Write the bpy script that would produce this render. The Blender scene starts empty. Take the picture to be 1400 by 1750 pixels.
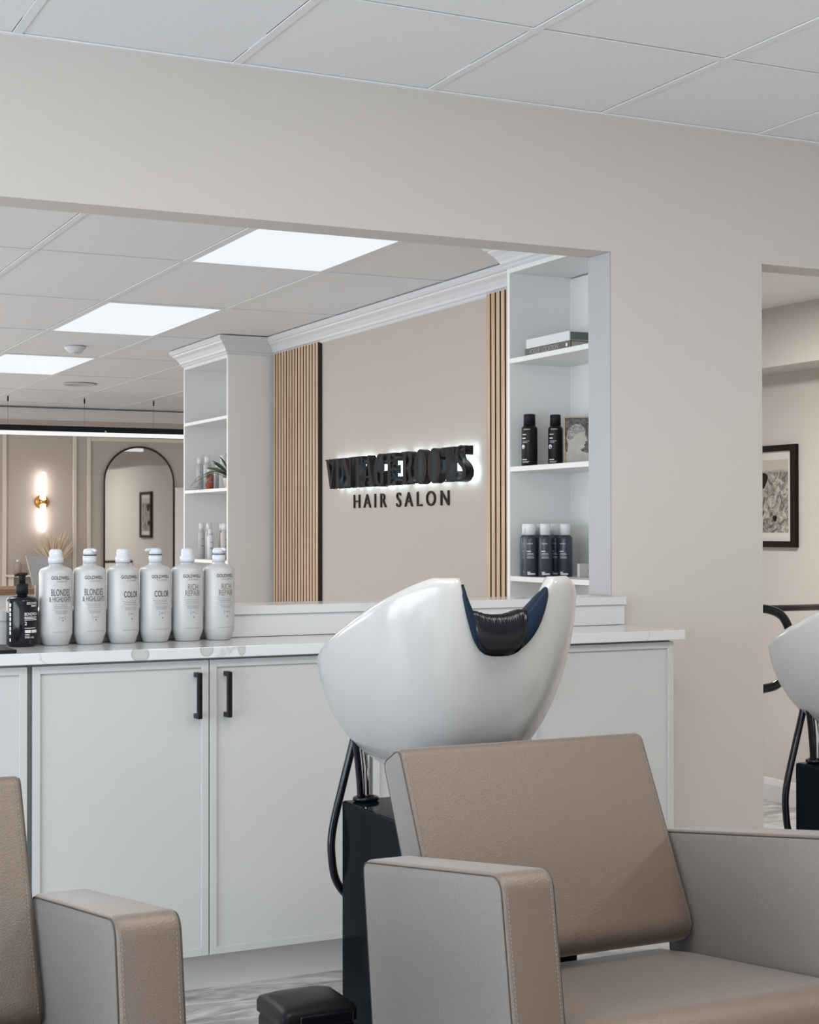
import bpy, bmesh, math, random
from mathutils import Vector, Matrix, noise
random.seed(7)
S = bpy.context.scene
R = math.radians
PI = math.pi

# ---------------------------------------------------------------- camera
cam_d = bpy.data.cameras.new('camera'); cam = bpy.data.objects.new('camera', cam_d)
S.collection.objects.link(cam); S.camera = cam
cam_d.sensor_fit = 'HORIZONTAL'; cam_d.sensor_width = 36.0; cam_d.lens = 36.0 * 2671.7 / 1400.0
cam_d.clip_start = 0.05; cam_d.clip_end = 100
yaw, pit, rol = R(25.8987), R(0.6213), R(-0.0691)
f = Vector((math.sin(yaw) * math.cos(pit), math.cos(yaw) * math.cos(pit), math.sin(pit)))
rt = Vector((math.cos(yaw), -math.sin(yaw), 0)); up = rt.cross(f)
r2 = math.cos(rol) * rt + math.sin(rol) * up; u2 = math.cos(rol) * up - math.sin(rol) * rt
cam.matrix_world = Matrix(((r2.x, u2.x, -f.x, 0), (r2.y, u2.y, -f.y, 0), (r2.z, u2.z, -f.z, 1.2), (0, 0, 0, 1)))

# ---------------------------------------------------------------- world, lights, exposure
S.view_settings.view_transform = 'Standard'; S.view_settings.look = 'None'
S.view_settings.gamma = 1.0; S.view_settings.use_curve_mapping = False
S.view_settings.exposure = -0.07
W = bpy.data.worlds.new('world'); S.world = W; W.use_nodes = True
W.node_tree.nodes['Background'].inputs[0].default_value = (0.80, 0.88, 1.0, 1)
W.node_tree.nodes['Background'].inputs[1].default_value = 0.6

def area(name, loc, rot, sx, sy, power, col=(1, 1, 1)):
    d = bpy.data.lights.new(name, 'AREA'); d.shape = 'RECTANGLE'; d.size = sx; d.size_y = sy
    d.energy = power; d.color = col
    o = bpy.data.objects.new(name, d); S.collection.objects.link(o)
    o.location = loc; o.rotation_euler = rot
    return o
# daylight through the shop windows left of the front room and behind the photographer (unseen); back-room ones are added
area('unseen_daylight', (-2.9, 0.6, 1.25), (0, R(-99), 0), 2.3, 5.5, 285, (0.80, 0.90, 1.0))
area('street_daylight', (1.6, -2.4, 1.25), (R(104), 0, 0), 8.6, 2.3, 30, (0.92, 0.96, 1.0))
area('unseen_daylight', (-2.9, 8.5, 1.4), (0, R(-108), 0), 1.5, 6.0, 150, (0.90, 0.95, 1.0))  # added unseen light, brightens the back room beyond its dim panels
area('unseen_daylight', (0.2, 13.75, 1.4), (R(-90), 0, 0), 3.0, 1.5, 55, (1.0, 0.97, 0.93))  # added unseen light near the far wall to brighten that end
# unseen ceiling panels, added as fill, in the front room, the back room's left rows and the entry
for x, y, p in [(0.86, 1.7, 27), (2.08, 1.7, 20), (4.6, 1.2, 38), (0.25, -1.2, 14)]:
    area('unseen_panel_light', (x, y, 2.49), (0, 0, 0), 0.58, 1.18, p, (1.0, 0.96, 0.90))
for x, y in [(0.4, 5.5), (0.4, 8.0), (0.4, 10.4), (-1.4, 6.7)]:
    area('unseen_panel_light', (x, y, 2.27), (0, 0, 0), 0.58, 1.18, 18, (1.0, 0.98, 0.96))
area('unseen_panel_light', (1.0, 12.3, 2.27), (0, 0, 0), 0.58, 1.18, 30, (1.0, 0.93, 0.85))
area('unseen_entry_light', (4.5, 6.2, 2.44), (0, 0, 0), 0.5, 0.5, 72, (1.0, 0.98, 0.96))
area('unseen_entry_light', (5.2, 11.5, 2.26), (0, 0, 0), 0.58, 1.18, 20, (1.0, 0.95, 0.90))

# ---------------------------------------------------------------- materials
def lin(c):
    return tuple((v / 12.92 if v <= 0.04045 else ((v + 0.055) / 1.055) ** 2.4) for v in c)
def srgb(r, g, b): return lin((r / 255, g / 255, b / 255)) + (1,)
def mat(name, col, rough=0.5, metal=0.0, bump=0.0, bscale=200.0, var=0.0, vscale=3.0, coat=0.0, emit=None, estr=0.0, spec=0.5):
    m = bpy.data.materials.new(name); m.use_nodes = True; nt = m.node_tree; N = nt.nodes; L = nt.links
    p = N['Principled BSDF']
    p.inputs['Base Color'].default_value = col; p.inputs['Roughness'].default_value = rough
    p.inputs['Metallic'].default_value = metal; p.inputs['Specular IOR Level'].default_value = spec
    if coat: p.inputs['Coat Weight'].default_value = coat; p.inputs['Coat Roughness'].default_value = 0.04
    tc = N.new('ShaderNodeTexCoord')
    if var > 0:
        n = N.new('ShaderNodeTexNoise'); n.inputs['Scale'].default_value = vscale; n.inputs['Detail'].default_value = 4
        L.new(tc.outputs['Object'], n.inputs['Vector'])
        mx = N.new('ShaderNodeMix'); mx.data_type = 'RGBA'; mx.blend_type = 'MIX'
        mx.inputs['A'].default_value = tuple(c * (1 - var) for c in col[:3]) + (1,)
        mx.inputs['B'].default_value = tuple(min(1, c * (1 + var)) for c in col[:3]) + (1,)
        L.new(n.outputs['Fac'], mx.inputs['Factor']); L.new(mx.outputs['Result'], p.inputs['Base Color'])
    if bump > 0:
        n2 = N.new('ShaderNodeTexNoise'); n2.inputs['Scale'].default_value = bscale; n2.inputs['Detail'].default_value = 3
        L.new(tc.outputs['Object'], n2.inputs['Vector'])
        b = N.new('ShaderNodeBump'); b.inputs['Strength'].default_value = bump; b.inputs['Distance'].default_value = 0.002
        L.new(n2.outputs['Fac'], b.inputs['Height']); L.new(b.outputs['Normal'], p.inputs['Normal'])
    if emit: p.inputs['Emission Color'].default_value = emit; p.inputs['Emission Strength'].default_value = estr
    return m

M = {}
M['wall'] = mat('painted wall', (0.61, 0.570, 0.532, 1), 0.75, bump=0.15, bscale=350, var=0.01)
M['wallwarm'] = mat('beige wall', (0.50, 0.435, 0.385, 1), 0.75, bump=0.15, bscale=350, var=0.01)
M['reveal'] = mat('white reveal', (0.40, 0.40, 0.405, 1), 0.5)
M['cab'] = mat('cabinet lacquer', (0.53, 0.535, 0.53, 1), 0.42, bump=0.03, bscale=60)
M['kick'] = mat('toe kick board', (0.58, 0.575, 0.56, 1), 0.55)
M['trim'] = mat('white trim', (0.66, 0.67, 0.685, 1), 0.45)
M['shelf'] = mat('white shelving', (0.78, 0.78, 0.77, 1), 0.42)
M['tile'] = None
M['grid'] = mat('ceiling grid', (0.78, 0.785, 0.79, 1), 0.6)
M['dark'] = mat('dark gap', (0.008, 0.008, 0.009, 1), 0.8)
M['black'] = mat('black satin', (0.008, 0.008, 0.010, 1), 0.38, spec=0.2)
M['blackm'] = mat('black matte', (0.010, 0.010, 0.013, 1), 0.55, spec=0.2)
M['blackg'] = mat('black gloss', (0.006, 0.007, 0.010, 1), 0.10, spec=0.35)
M['pedestal'] = mat('black lacquer', (0.006, 0.009, 0.012, 1), 0.08, spec=0.02)
M['navy'] = mat('navy rubber', (0.006, 0.016, 0.032, 1), 0.5, spec=0.15)
M['vinylblack'] = mat('black vinyl', (0.005, 0.006, 0.008, 1), 0.14, spec=0.30)
M['porcelain'] = mat('white porcelain', (0.44, 0.435, 0.425, 1), 0.16, coat=0.2)
M['chrome'] = mat('chrome', (0.75, 0.75, 0.76, 1), 0.12, metal=1)
M['brass'] = mat('brass', (0.62, 0.32, 0.09, 1), 0.28, metal=1)
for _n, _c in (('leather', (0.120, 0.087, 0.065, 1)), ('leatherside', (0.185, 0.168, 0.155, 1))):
    M[_n] = mat('taupe leatherette' if _n == 'leather' else 'taupe leatherette side tone', _c, 0.46, bump=0.5, bscale=420, var=0.03, vscale=30, spec=0.7)
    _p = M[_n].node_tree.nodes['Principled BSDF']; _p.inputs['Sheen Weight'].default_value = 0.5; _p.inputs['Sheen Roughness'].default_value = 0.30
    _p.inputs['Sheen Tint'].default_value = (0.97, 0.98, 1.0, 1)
def side_faces(o):  # faces along x take a lighter, greyer tone of the leatherette
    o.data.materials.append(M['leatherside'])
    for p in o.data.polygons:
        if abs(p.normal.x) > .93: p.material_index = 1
M['thread'] = mat('thread', (0.27, 0.23, 0.20, 1), 0.7)
M['seam'] = mat('seam cord', (0.05, 0.045, 0.04, 1), 0.6)
M['bottlew'] = mat('white plastic', (0.49, 0.49, 0.49, 1), 0.32)
M['capw'] = mat('white cap plastic', (0.62, 0.64, 0.69, 1), 0.22)
M['cap2'] = mat('soft white cap', (0.74, 0.76, 0.77, 1), 0.4)
M['can'] = mat('slate can', (0.033, 0.043, 0.062, 1), 0.32)
M['tan'] = mat('tan bottle', (0.36, 0.29, 0.24, 1), 0.4)
M['red'] = mat('amber bottle', (0.42, 0.11, 0.07, 1), 0.3)
M['leaf'] = mat('leaf', (0.05, 0.095, 0.04, 1), 0.4, var=0.4, vscale=40)
M['leafpale'] = mat('pale leaf', (0.22, 0.27, 0.15, 1), 0.45, var=0.3, vscale=40)
M['pot'] = mat('white pot', (0.66, 0.62, 0.62, 1), 0.3)
M['pampas'] = mat('dried grass', (0.74, 0.60, 0.45, 1), 0.9)
M['mirror'] = mat('mirror glass', (0.76, 0.75, 0.74, 1), 0.02, metal=1)
M['bronze'] = mat('dark bronze', (0.045, 0.028, 0.02, 1), 0.4, metal=0.6)
M['txtdark'] = mat('dark print', (0.035, 0.033, 0.035, 1), 0.6)
M['txtmid'] = mat('grey print', (0.20, 0.20, 0.20, 1), 0.6)
M['txtgrey'] = mat('mid grey print', (0.10, 0.10, 0.10, 1), 0.6)
M['txttaupe'] = mat('taupe print', (0.22, 0.19, 0.165, 1), 0.6)
M['txtlight'] = mat('light grey print', (0.27, 0.27, 0.275, 1), 0.6)
M['txtpale'] = mat('pale grey print', (0.36, 0.36, 0.365, 1), 0.6)
M['txtwhite'] = mat('white print', (0.70, 0.70, 0.70, 1), 0.6)
M['maroon'] = mat('maroon dot', (0.12, 0.03, 0.03, 1), 0.6)
M['paper'] = mat('mat board', (0.66, 0.64, 0.61, 1), 0.8)
M['page'] = mat('book pages', (0.42, 0.37, 0.33, 1), 0.8)
M['bookw'] = mat('white book cloth', (0.66, 0.68, 0.68, 1), 0.5)
M['bookg'] = mat('dark grey book cloth', (0.09, 0.09, 0.085, 1), 0.5)
M['bookgreen'] = mat('grey green book edge', (0.13, 0.145, 0.135, 1), 0.5)
M['filler'] = mat('filler strip', (0.16, 0.19, 0.18, 1), 0.4)
M['cream'] = mat('cream molding', (0.70, 0.63, 0.55, 1), 0.55)
M['woodtop'] = mat('brown wood', (0.24, 0.13, 0.07, 1), 0.5, var=0.2, vscale=20)
M['greyscreen'] = mat('grey screen back', (0.42, 0.42, 0.42, 1), 0.5)
M['panel'] = mat('panel diffuser', (0.1, 0.1, 0.1, 1), 0.5, emit=(0.86, 0.92, 0.97, 1), estr=0.95)
M['tube'] = mat('glowing tube', (0.9, 0.9, 0.9, 1), 0.5, emit=(1.0, 0.93, 0.86, 1), estr=8.0)
M['strip'] = mat('glowing diffuser strip', (0.1, 0.1, 0.1, 1), 0.5, emit=(0.97, 0.97, 1.0, 1), estr=0.95)
M['led'] = mat('white led', (0.9, 0.9, 0.9, 1), 0.5, emit=(0.62, 0.85, 1.0, 1), estr=8.5)
M['signletter'] = mat('sign letter metal', (0.006, 0.007, 0.009, 1), 0.25, spec=0.35)
M['signface'] = mat('sign letter face', (0.020, 0.014, 0.012, 1), 0.6, spec=0.1)
M['sill'] = mat('white quartz ledge', (0.64, 0.645, 0.65, 1), 0.12)
M['brownframe'] = mat('black brown frame', (0.010, 0.007, 0.006, 1), 0.5, spec=0.12)

def tile_mat():
    m = bpy.data.materials.new('mineral ceiling tile'); m.use_nodes = True; nt = m.node_tree; N = nt.nodes; L = nt.links
    p = N['Principled BSDF']; p.inputs['Roughness'].default_value = 0.9
    g = N.new('ShaderNodeNewGeometry')
    v = N.new('ShaderNodeTexVoronoi'); v.inputs['Scale'].default_value = 95; v.inputs['Randomness'].default_value = 1
    n = N.new('ShaderNodeTexNoise'); n.inputs['Scale'].default_value = 260; n.inputs['Detail'].default_value = 3
    L.new(g.outputs['Position'], v.inputs['Vector']); L.new(g.outputs['Position'], n.inputs['Vector'])
    r = N.new('ShaderNodeValToRGB'); r.color_ramp.elements[0].position = 0.12; r.color_ramp.elements[0].color = (0.68, 0.69, 0.69, 1)
    r.color_ramp.elements[1].position = 0.2; r.color_ramp.elements[1].color = (0.84, 0.845, 0.85, 1)
    L.new(v.outputs['Distance'], r.inputs['Fac'])
    mx = N.new('ShaderNodeMix'); mx.data_type = 'RGBA'; mx.blend_type = 'MULTIPLY'; mx.inputs['Factor'].default_value = 0.12
    L.new(r.outputs['Color'], mx.inputs['A']); L.new(n.outputs['Color'], mx.inputs['B'])
    L.new(mx.outputs['Result'], p.inputs['Base Color'])
    return m
M['tile'] = tile_mat()

def wood_mat():
    m = bpy.data.materials.new('oak slat'); m.use_nodes = True; nt = m.node_tree; N = nt.nodes; L = nt.links
    p = N['Principled BSDF']; p.inputs['Roughness'].default_value = 0.5
    g = N.new('ShaderNodeNewGeometry'); mp = N.new('ShaderNodeMapping'); mp.inputs['Scale'].default_value = (40, 40, 1.6)
    L.new(g.outputs['Position'], mp.inputs['Vector'])
    n = N.new('ShaderNodeTexNoise'); n.inputs['Scale'].default_value = 1.6; n.inputs['Detail'].default_value = 6
    L.new(mp.outputs['Vector'], n.inputs['Vector'])
    r = N.new('ShaderNodeValToRGB'); r.color_ramp.elements[0].position = 0.3; r.color_ramp.elements[0].color = (0.46, 0.30, 0.185, 1)
    r.color_ramp.elements[1].position = 0.75; r.color_ramp.elements[1].color = (0.66, 0.49, 0.34, 1)
    L.new(n.outputs['Fac'], r.inputs['Fac']); L.new(r.outputs['Color'], p.inputs['Base Color'])
    return m
M['oak'] = wood_mat()
M['slatside'] = mat('slat side', (0.05, 0.03, 0.02, 1), 0.7)

def floor_mat():
    m = bpy.data.materials.new('grey marbled floor'); m.use_nodes = True; nt = m.node_tree; N = nt.nodes; L = nt.links
    p = N['Principled BSDF']; p.inputs['Roughness'].default_value = 0.38
    g = N.new('ShaderNodeNewGeometry'); mp = N.new('ShaderNodeMapping'); mp.inputs['Scale'].default_value = (2.2, 7, 1)
    L.new(g.outputs['Position'], mp.inputs['Vector'])
    n = N.new('ShaderNodeTexNoise'); n.inputs['Scale'].default_value = 1.6; n.inputs['Detail'].default_value = 9
    n.inputs['Roughness'].default_value = 0.68; n.inputs['Distortion'].default_value = 1.6
    L.new(mp.outputs['Vector'], n.inputs['Vector'])
    r = N.new('ShaderNodeValToRGB'); e = r.color_ramp.elements
    e[0].position = 0.34; e[0].color = (0.21, 0.21, 0.215, 1); e[1].position = 0.62; e[1].color = (0.68, 0.665, 0.65, 1)
    k = e.new(0.5); k.color = (0.46, 0.445, 0.435, 1)
    L.new(n.outputs['Fac'], r.inputs['Fac']); L.new(r.outputs['Color'], p.inputs['Base Color'])
    return m
M['floor'] = floor_mat()

def quartz_mat():
    m = bpy.data.materials.new('white veined quartz'); m.use_nodes = True; nt = m.node_tree; N = nt.nodes; L = nt.links
    p = N['Principled BSDF']; p.inputs['Roughness'].default_value = 0.14
    g = N.new('ShaderNodeNewGeometry')
    nz = N.new('ShaderNodeTexNoise'); nz.inputs['Scale'].default_value = 5; nz.inputs['Detail'].default_value = 5
    L.new(g.outputs['Position'], nz.inputs['Vector'])
    # warped position
    sub = N.new('ShaderNodeVectorMath'); sub.operation = 'SUBTRACT'; sub.inputs[1].default_value = (0.5, 0.5, 0.5)
    L.new(nz.outputs['Color'], sub.inputs[0])
    sc = N.new('ShaderNodeVectorMath'); sc.operation = 'SCALE'; sc.inputs['Scale'].default_value = 0.22
    L.new(sub.outputs[0], sc.inputs[0])
    ad = N.new('ShaderNodeVectorMath'); ad.operation = 'ADD'; L.new(g.outputs['Position'], ad.inputs[0]); L.new(sc.outputs[0], ad.inputs[1])
    # thin veins running diagonally
    mp = N.new('ShaderNodeMapping'); mp.inputs['Rotation'].default_value = (0.3, 0.5, R(-62)); L.new(ad.outputs[0], mp.inputs['Vector'])
    wv = N.new('ShaderNodeTexWave'); wv.wave_profile = 'SIN'; wv.inputs['Scale'].default_value = 0.85; wv.inputs['Distortion'].default_value = 2.2
    wv.inputs['Detail'].default_value = 3; L.new(mp.outputs[0], wv.inputs['Vector'])
    r = N.new('ShaderNodeValToRGB'); e = r.color_ramp.elements
    e[0].position = 0.0; e[0].color = (0, 0, 0, 1); e[1].position = 1.0; e[1].color = (0, 0, 0, 1)
    for ps, v in ((0.47, 0), (0.50, 0.38), (0.53, 0)):
        k = e.new(ps); k.color = (v, v, v, 1)
    L.new(wv.outputs['Fac'], r.inputs['Fac'])
    prev = r.outputs['Color']
    # the grey clouds on the front edge
    for cx, cz, rx, rz in ((1.103, 0.888, 0.026, 0.02), (1.283, 0.893, 0.017, 0.022), (1.378, 0.893, 0.013, 0.022)):
        s1 = N.new('ShaderNodeVectorMath'); s1.operation = 'SUBTRACT'; s1.inputs[1].default_value = (cx, 3.82, cz)
        L.new(g.outputs['Position'], s1.inputs[0])
        s0 = N.new('ShaderNodeVectorMath'); s0.operation = 'MULTIPLY_ADD'
        s0.inputs[1].default_value = (0.05, 0.03, 0.03); L.new(sub.outputs[0], s0.inputs[0]); L.new(s1.outputs[0], s0.inputs[2])
        s2 = N.new('ShaderNodeVectorMath'); s2.operation = 'DIVIDE'; s2.inputs[1].default_value = (rx, 0.035, rz); L.new(s0.outputs[0], s2.inputs[0])
        ln = N.new('ShaderNodeVectorMath'); ln.operation = 'LENGTH'; L.new(s2.outputs[0], ln.inputs[0])
        rr = N.new('ShaderNodeValToRGB'); q = rr.color_ramp.elements
        q[0].position = 0.0; q[0].color = (0.42, 0.42, 0.42, 1); q[1].position = 1.0; q[1].color = (0, 0, 0, 1)
        k = q.new(0.80); k.color = (0.5, 0.5, 0.5, 1); k = q.new(0.94); k.color = (0.8, 0.8, 0.8, 1)
        L.new(ln.outputs['Value'], rr.inputs['Fac'])
        mxm = N.new('ShaderNodeMath'); mxm.operation = 'MAXIMUM'; L.new(prev, mxm.inputs[0]); L.new(rr.outputs['Color'], mxm.inputs[1])
        prev = mxm.outputs[0]
    mx = N.new('ShaderNodeMix'); mx.data_type = 'RGBA'
    mx.inputs['A'].default_value = (0.66, 0.67, 0.675, 1); mx.inputs['B'].default_value = (0.27, 0.28, 0.27, 1)
    L.new(prev, mx.inputs['Factor']); L.new(mx.outputs['Result'], p.inputs['Base Color'])
    return m
M['quartz'] = quartz_mat()

def art_mat(name, scale, lo, hi, horizon=None):
    m = bpy.data.materials.new(name); m.use_nodes = True; nt = m.node_tree; N = nt.nodes; L = nt.links
    p = N['Principled BSDF']; p.inputs['Roughness'].default_value = 0.35
    tc = N.new('ShaderNodeTexCoord')
    n = N.new('ShaderNodeTexNoise'); n.inputs['Scale'].default_value = scale; n.inputs['Detail'].default_value = 8
    n.inputs['Distortion'].default_value = 1.2; n.inputs['Roughness'].default_value = 0.75
    L.new(tc.outputs['Object'], n.inputs['Vector'])
    r = N.new('ShaderNodeValToRGB'); e = r.color_ramp.elements
    e[0].position = 0.40; e[0].color = lo; e[1].position = 0.60; e[1].color = hi
    L.new(n.outputs['Fac'], r.inputs['Fac'])
    out = r.outputs['Color']
    if horizon is not None:
        sx = N.new('ShaderNodeSeparateXYZ'); L.new(tc.outputs['Object'], sx.inputs[0])
        mr = N.new('ShaderNodeMapRange'); mr.inputs[1].default_value = horizon - 0.01; mr.inputs[2].default_value = horizon + 0.02
        L.new(sx.outputs['Z'], mr.inputs[0])
        mx = N.new('ShaderNodeMix'); mx.data_type = 'RGBA'; mx.inputs['B'].default_value = (0.46, 0.41, 0.36, 1)
        L.new(mr.outputs[0], mx.inputs['Factor']); L.new(out, mx.inputs['A']); out = mx.outputs['Result']
    L.new(out, p.inputs['Base Color'])
    return m

# ---------------------------------------------------------------- mesh helpers
def link(name, me, m, parent=None, smooth=False, loc=None):
    o = bpy.data.objects.new(name, me); S.collection.objects.link(o)
    if m is not None:
        for x in (m if isinstance(m, (list, tuple)) else [m]): me.materials.append(x)
    if parent is not None: o.parent = parent
    if loc is not None: o.location = loc
    if smooth:
        for p in me.polygons: p.use_smooth = True
    return o
def bm2(name, bm, m, parent=None, smooth=False, loc=None):
    me = bpy.data.meshes.new(name); bmesh.ops.recalc_face_normals(bm, faces=bm.faces); bm.to_mesh(me); bm.free()
    return link(name, me, m, parent, smooth, loc)
def thing(name, label, cat, loc=(0, 0, 0), group=None):
    o = bpy.data.objects.new(name, None); S.collection.objects.link(o); o.location = loc
    o.empty_display_size = 0.05
    o['label'] = label; o['category'] = cat
    if group: o['group'] = group
    return o
def tag(o, label, cat, group=None):
    o['label'] = label; o['category'] = cat
    if group: o['group'] = group
    return o
def struct(o, label=None, cat=None):
    o['kind'] = 'structure'
    if label: o['label'] = label; o['category'] = cat
    return o
def bxb(bm, x0, x1, y0, y1, z0, z1, bev=0.0, seg=1):
    vs = [bm.verts.new((x, y, z)) for x in (x0, x1) for y in (y0, y1) for z in (z0, z1)]
    q = [(0, 1, 3, 2), (4, 6, 7, 5), (0, 4, 5, 1), (2, 3, 7, 6), (0, 2, 6, 4), (1, 5, 7, 3)]
    fs = [bm.faces.new([vs[i] for i in k]) for k in q]
    if bev > 0:
        es = list({e for f_ in fs for e in f_.edges})
        bmesh.ops.bevel(bm, geom=es, offset=bev, segments=seg, profile=0.5, affect='EDGES')
    return fs
def box(name, x0, x1, y0, y1, z0, z1, m, parent=None, bev=0.0, seg=1, smooth=False):
    bm = bmesh.new(); cx, cy, cz = (x0 + x1) / 2, (y0 + y1) / 2, (z0 + z1) / 2
    bxb(bm, x0 - cx, x1 - cx, y0 - cy, y1 - cy, z0 - cz, z1 - cz, bev, seg)
    o = bm2(name, bm, m, parent, smooth, (cx, cy, cz))
    if parent is not None:
        pw = Vector((0, 0, 0)); q = parent
        while q is not None: pw += Vector(q.location); q = q.parent
        o.location = Vector((cx, cy, cz)) - pw
    return o
def wpos(o):
    pw = Vector((0, 0, 0)); q = o
    while q is not None: pw += Vector(q.location); q = q.parent
    return pw
def lathe(bm, prof, seg=24, c=(0, 0, 0), sx=1.0, sy=1.0):
    rings = []
    for r, z in prof:
        if r < 1e-6: rings.append([bm.verts.new((c[0], c[1], c[2] + z))])
        else: rings.append([bm.verts.new((c[0] + sx * r * math.cos(2 * PI * k / seg), c[1] + sy * r * math.sin(2 * PI * k / seg), c[2] + z)) for k in range(seg)])
    for a, b in zip(rings, rings[1:]):
        for k in range(seg):
            k2 = (k + 1) % seg
            if len(a) == 1 and len(b) == 1: continue
            if len(a) == 1: bm.faces.new((a[0], b[k], b[k2]))
            elif len(b) == 1: bm.faces.new((a[k], a[k2], b[0]))
            else: bm.faces.new((a[k], a[k2], b[k2], b[k]))
def catmull(pts, n=8):
    P = [Vector(p) for p in pts]; P = [2 * P[0] - P[1]] + P + [2 * P[-1] - P[-2]]; o = []
    for i in range(1, len(P) - 2):
        a, b, c, d = P[i - 1:i + 3]
        for k in range(n):
            t = k / n
            o.append(0.5 * ((2 * b) + (c - a) * t + (2 * a - 5 * b + 4 * c - d) * t * t + (3 * b - a - 3 * c + d) * t ** 3))
    o.append(P[-2]); return o
def tube(bm, pts, r, seg=10, closed=False, caps=True):
    P = [Vector(p) for p in pts]; n = len(P); prevn = None; rings = []
    for i in range(n):
        if closed: t = (P[(i + 1) % n] - P[i - 1]).normalized()
        else: t = (P[min(i + 1, n - 1)] - P[max(i - 1, 0)]).normalized()
        if prevn is None:
            a = Vector((0, 0, 1)) if abs(t.z) < 0.9 else Vector((1, 0, 0)); nn = t.cross(a).normalized()
        else:
            nn = (prevn - t * prevn.dot(t)).normalized()
        prevn = nn; b = t.cross(nn); rr = r[i] if isinstance(r, (list, tuple)) else r
        rings.append([bm.verts.new(P[i] + nn * rr * math.cos(2 * PI * k / seg) + b * rr * math.sin(2 * PI * k / seg)) for k in range(seg)])
    m_ = n if closed else n - 1
    for i in range(m_):
        a, b = rings[i], rings[(i + 1) % n]
        for k in range(seg): bm.faces.new((a[k], a[(k + 1) % seg], b[(k + 1) % seg], b[k]))
    if caps and not closed:
        bm.faces.new(rings[0][::-1]); bm.faces.new(rings[-1])
def arc_profile(corners, rad, n=5):
    """rounded 2-D polygon: corners [(a,b)], rad one value or per-corner"""
    out = []; m_ = len(corners)
    for i in range(m_):
        p0, p1, p2 = Vector(corners[i - 1]), Vector(corners[i]), Vector(corners[(i + 1) % m_])
        r = rad[i] if isinstance(rad, (list, tuple)) else rad
        d1 = (p0 - p1).normalized(); d2 = (p2 - p1).normalized()
        ang = d1.angle(d2); L_ = r / math.tan(ang / 2)
        a = p1 + d1 * L_; b = p1 + d2 * L_
        for k in range(n + 1):
            t = k / n
            out.append(((1 - t) ** 2 * a + 2 * (1 - t) * t * (p1 * 0.9 + (a + b) * 0.05) + t * t * b))
    return out
def inset2(prof, d):
    """move a closed 2-D profile inward by d"""
    n = len(prof); area_ = sum(prof[i].x * prof[(i + 1) % n].y - prof[(i + 1) % n].x * prof[i].y for i in range(n)); s = 1 if area_ > 0 else -1
    o = []
    for i in range(n):
        e = (prof[(i + 1) % n] - prof[i - 1]); e = e.normalized() if e.length > 1e-9 else Vector((1, 0))
        nn = Vector((-e.y, e.x)) * s; o.append(prof[i] + nn * d)
    return o
def slab(bm, prof, x0, x1, rr, seg=4, pillow=0.0):
    """extrude a (y,z) profile between x0 and x1 with rounded edges of radius rr and soft side faces"""
    sections = []
    for k in range(seg + 1):
        a = PI / 2 * k / seg; sections.append((x0 + rr * (1 - math.sin(a)), rr * (1 - math.cos(a))))
    sections = [(x0 + rr * (1 - math.sin(PI / 2 * k / seg)), rr * (1 - math.cos(PI / 2 * k / seg))) for k in range(seg, -1, -1)]
    L_ = sections + [(x1 - (x - x0), d) for x, d in reversed(sections)]
    rings = []
    for x, d in L_:
        q = inset2(prof, d); rings.append([bm.verts.new((x, p.x, p.y)) for p in q])
    n = len(prof)
    for a, b in zip(rings, rings[1:]):
        for k in range(n): bm.faces.new((a[k], a[(k + 1) % n], b[(k + 1) % n], b[k]))
    bm.faces.new(rings[0]); bm.faces.new(rings[-1])

_tc = {}
def text_geo(body, height, spacing=1.0, stretch=1.0, bold=0.0):
    """flat text geometry (verts, faces), cap height = height, baseline at 0, starts at x=0"""
    key = (body, round(height, 5), spacing, stretch, bold)
    if key in _tc: return _tc[key]
    c = bpy.data.curves.new('t', 'FONT'); c.body = body; c.size = 1; c.resolution_u = 3; c.space_character = spacing
    c.offset = bold
    o = bpy.data.objects.new('t', c); S.collection.objects.link(o)
    dg = bpy.context.evaluated_depsgraph_get(); dg.update()
    me = bpy.data.meshes.new_from_object(o.evaluated_get(dg))
    V = [v.co.copy() for v in me.vertices]; F = [tuple(p.vertices) for p in me.polygons]
    bpy.data.objects.remove(o); bpy.data.curves.remove(c); bpy.data.meshes.remove(me)
    xs = [v.x for v in V]; k = height / 0.69; x0 = min(xs)
    V = [((v.x - x0) * k * stretch, v.y * k) for v in V]
    _tc[key] = (V, F, max(v[0] for v in V)); return _tc[key]
def wrap_print(name, items, r, m, parent, ang0=-PI / 2):
    """items: (kind, ...) printed on a cylinder of radius r round the parent's z axis"""
    bm = bmesh.new()
    def P(u, z):
        a = ang0 + u / r; return bm.verts.new(((r + 0.0005) * math.cos(a), (r + 0.0005) * math.sin(a), z))
    for it in items:
        if it[0] == 't':
            _, body, uc, z, h, wid = it
            V, F, w = text_geo(body, h, bold=.012); k = wid / w
            vs = [P(uc + (x * k - wid / 2), z + y) for x, y in V]
            for q in F:
                try: bm.faces.new([vs[i] for i in q])
                except ValueError: pass
        elif it[0] == 'b':
            _, uc, z, wid, h = it; n = max(1, int(wid / 0.006))
            rows = [(P(uc - wid / 2 + wid * i / n, z - h / 2), P(uc - wid / 2 + wid * i / n, z + h / 2)) for i in range(n + 1)]
            for a, b in zip(rows, rows[1:]): bm.faces.new((a[0], b[0], b[1], a[1]))
        elif it[0] == 'd':
            _, uc, z, rr = it
            bm.faces.new([P(uc + rr * math.cos(2 * PI * k / 12), z + rr * math.sin(2 * PI * k / 12)) for k in range(12)])
    me = bpy.data.meshes.new(name); bm.to_mesh(me); bm.free()
    o = link(name, me, m, parent)
    if any(q[0] != 't' for q in items): o['kind'] = 'stuff'
    return o
def copy_tree(o, parent=None):
    c = o.copy(); S.collection.objects.link(c)
    if parent is not None: c.parent = parent
    for ch in list(o.children): copy_tree(ch, c)
    return c

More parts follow.
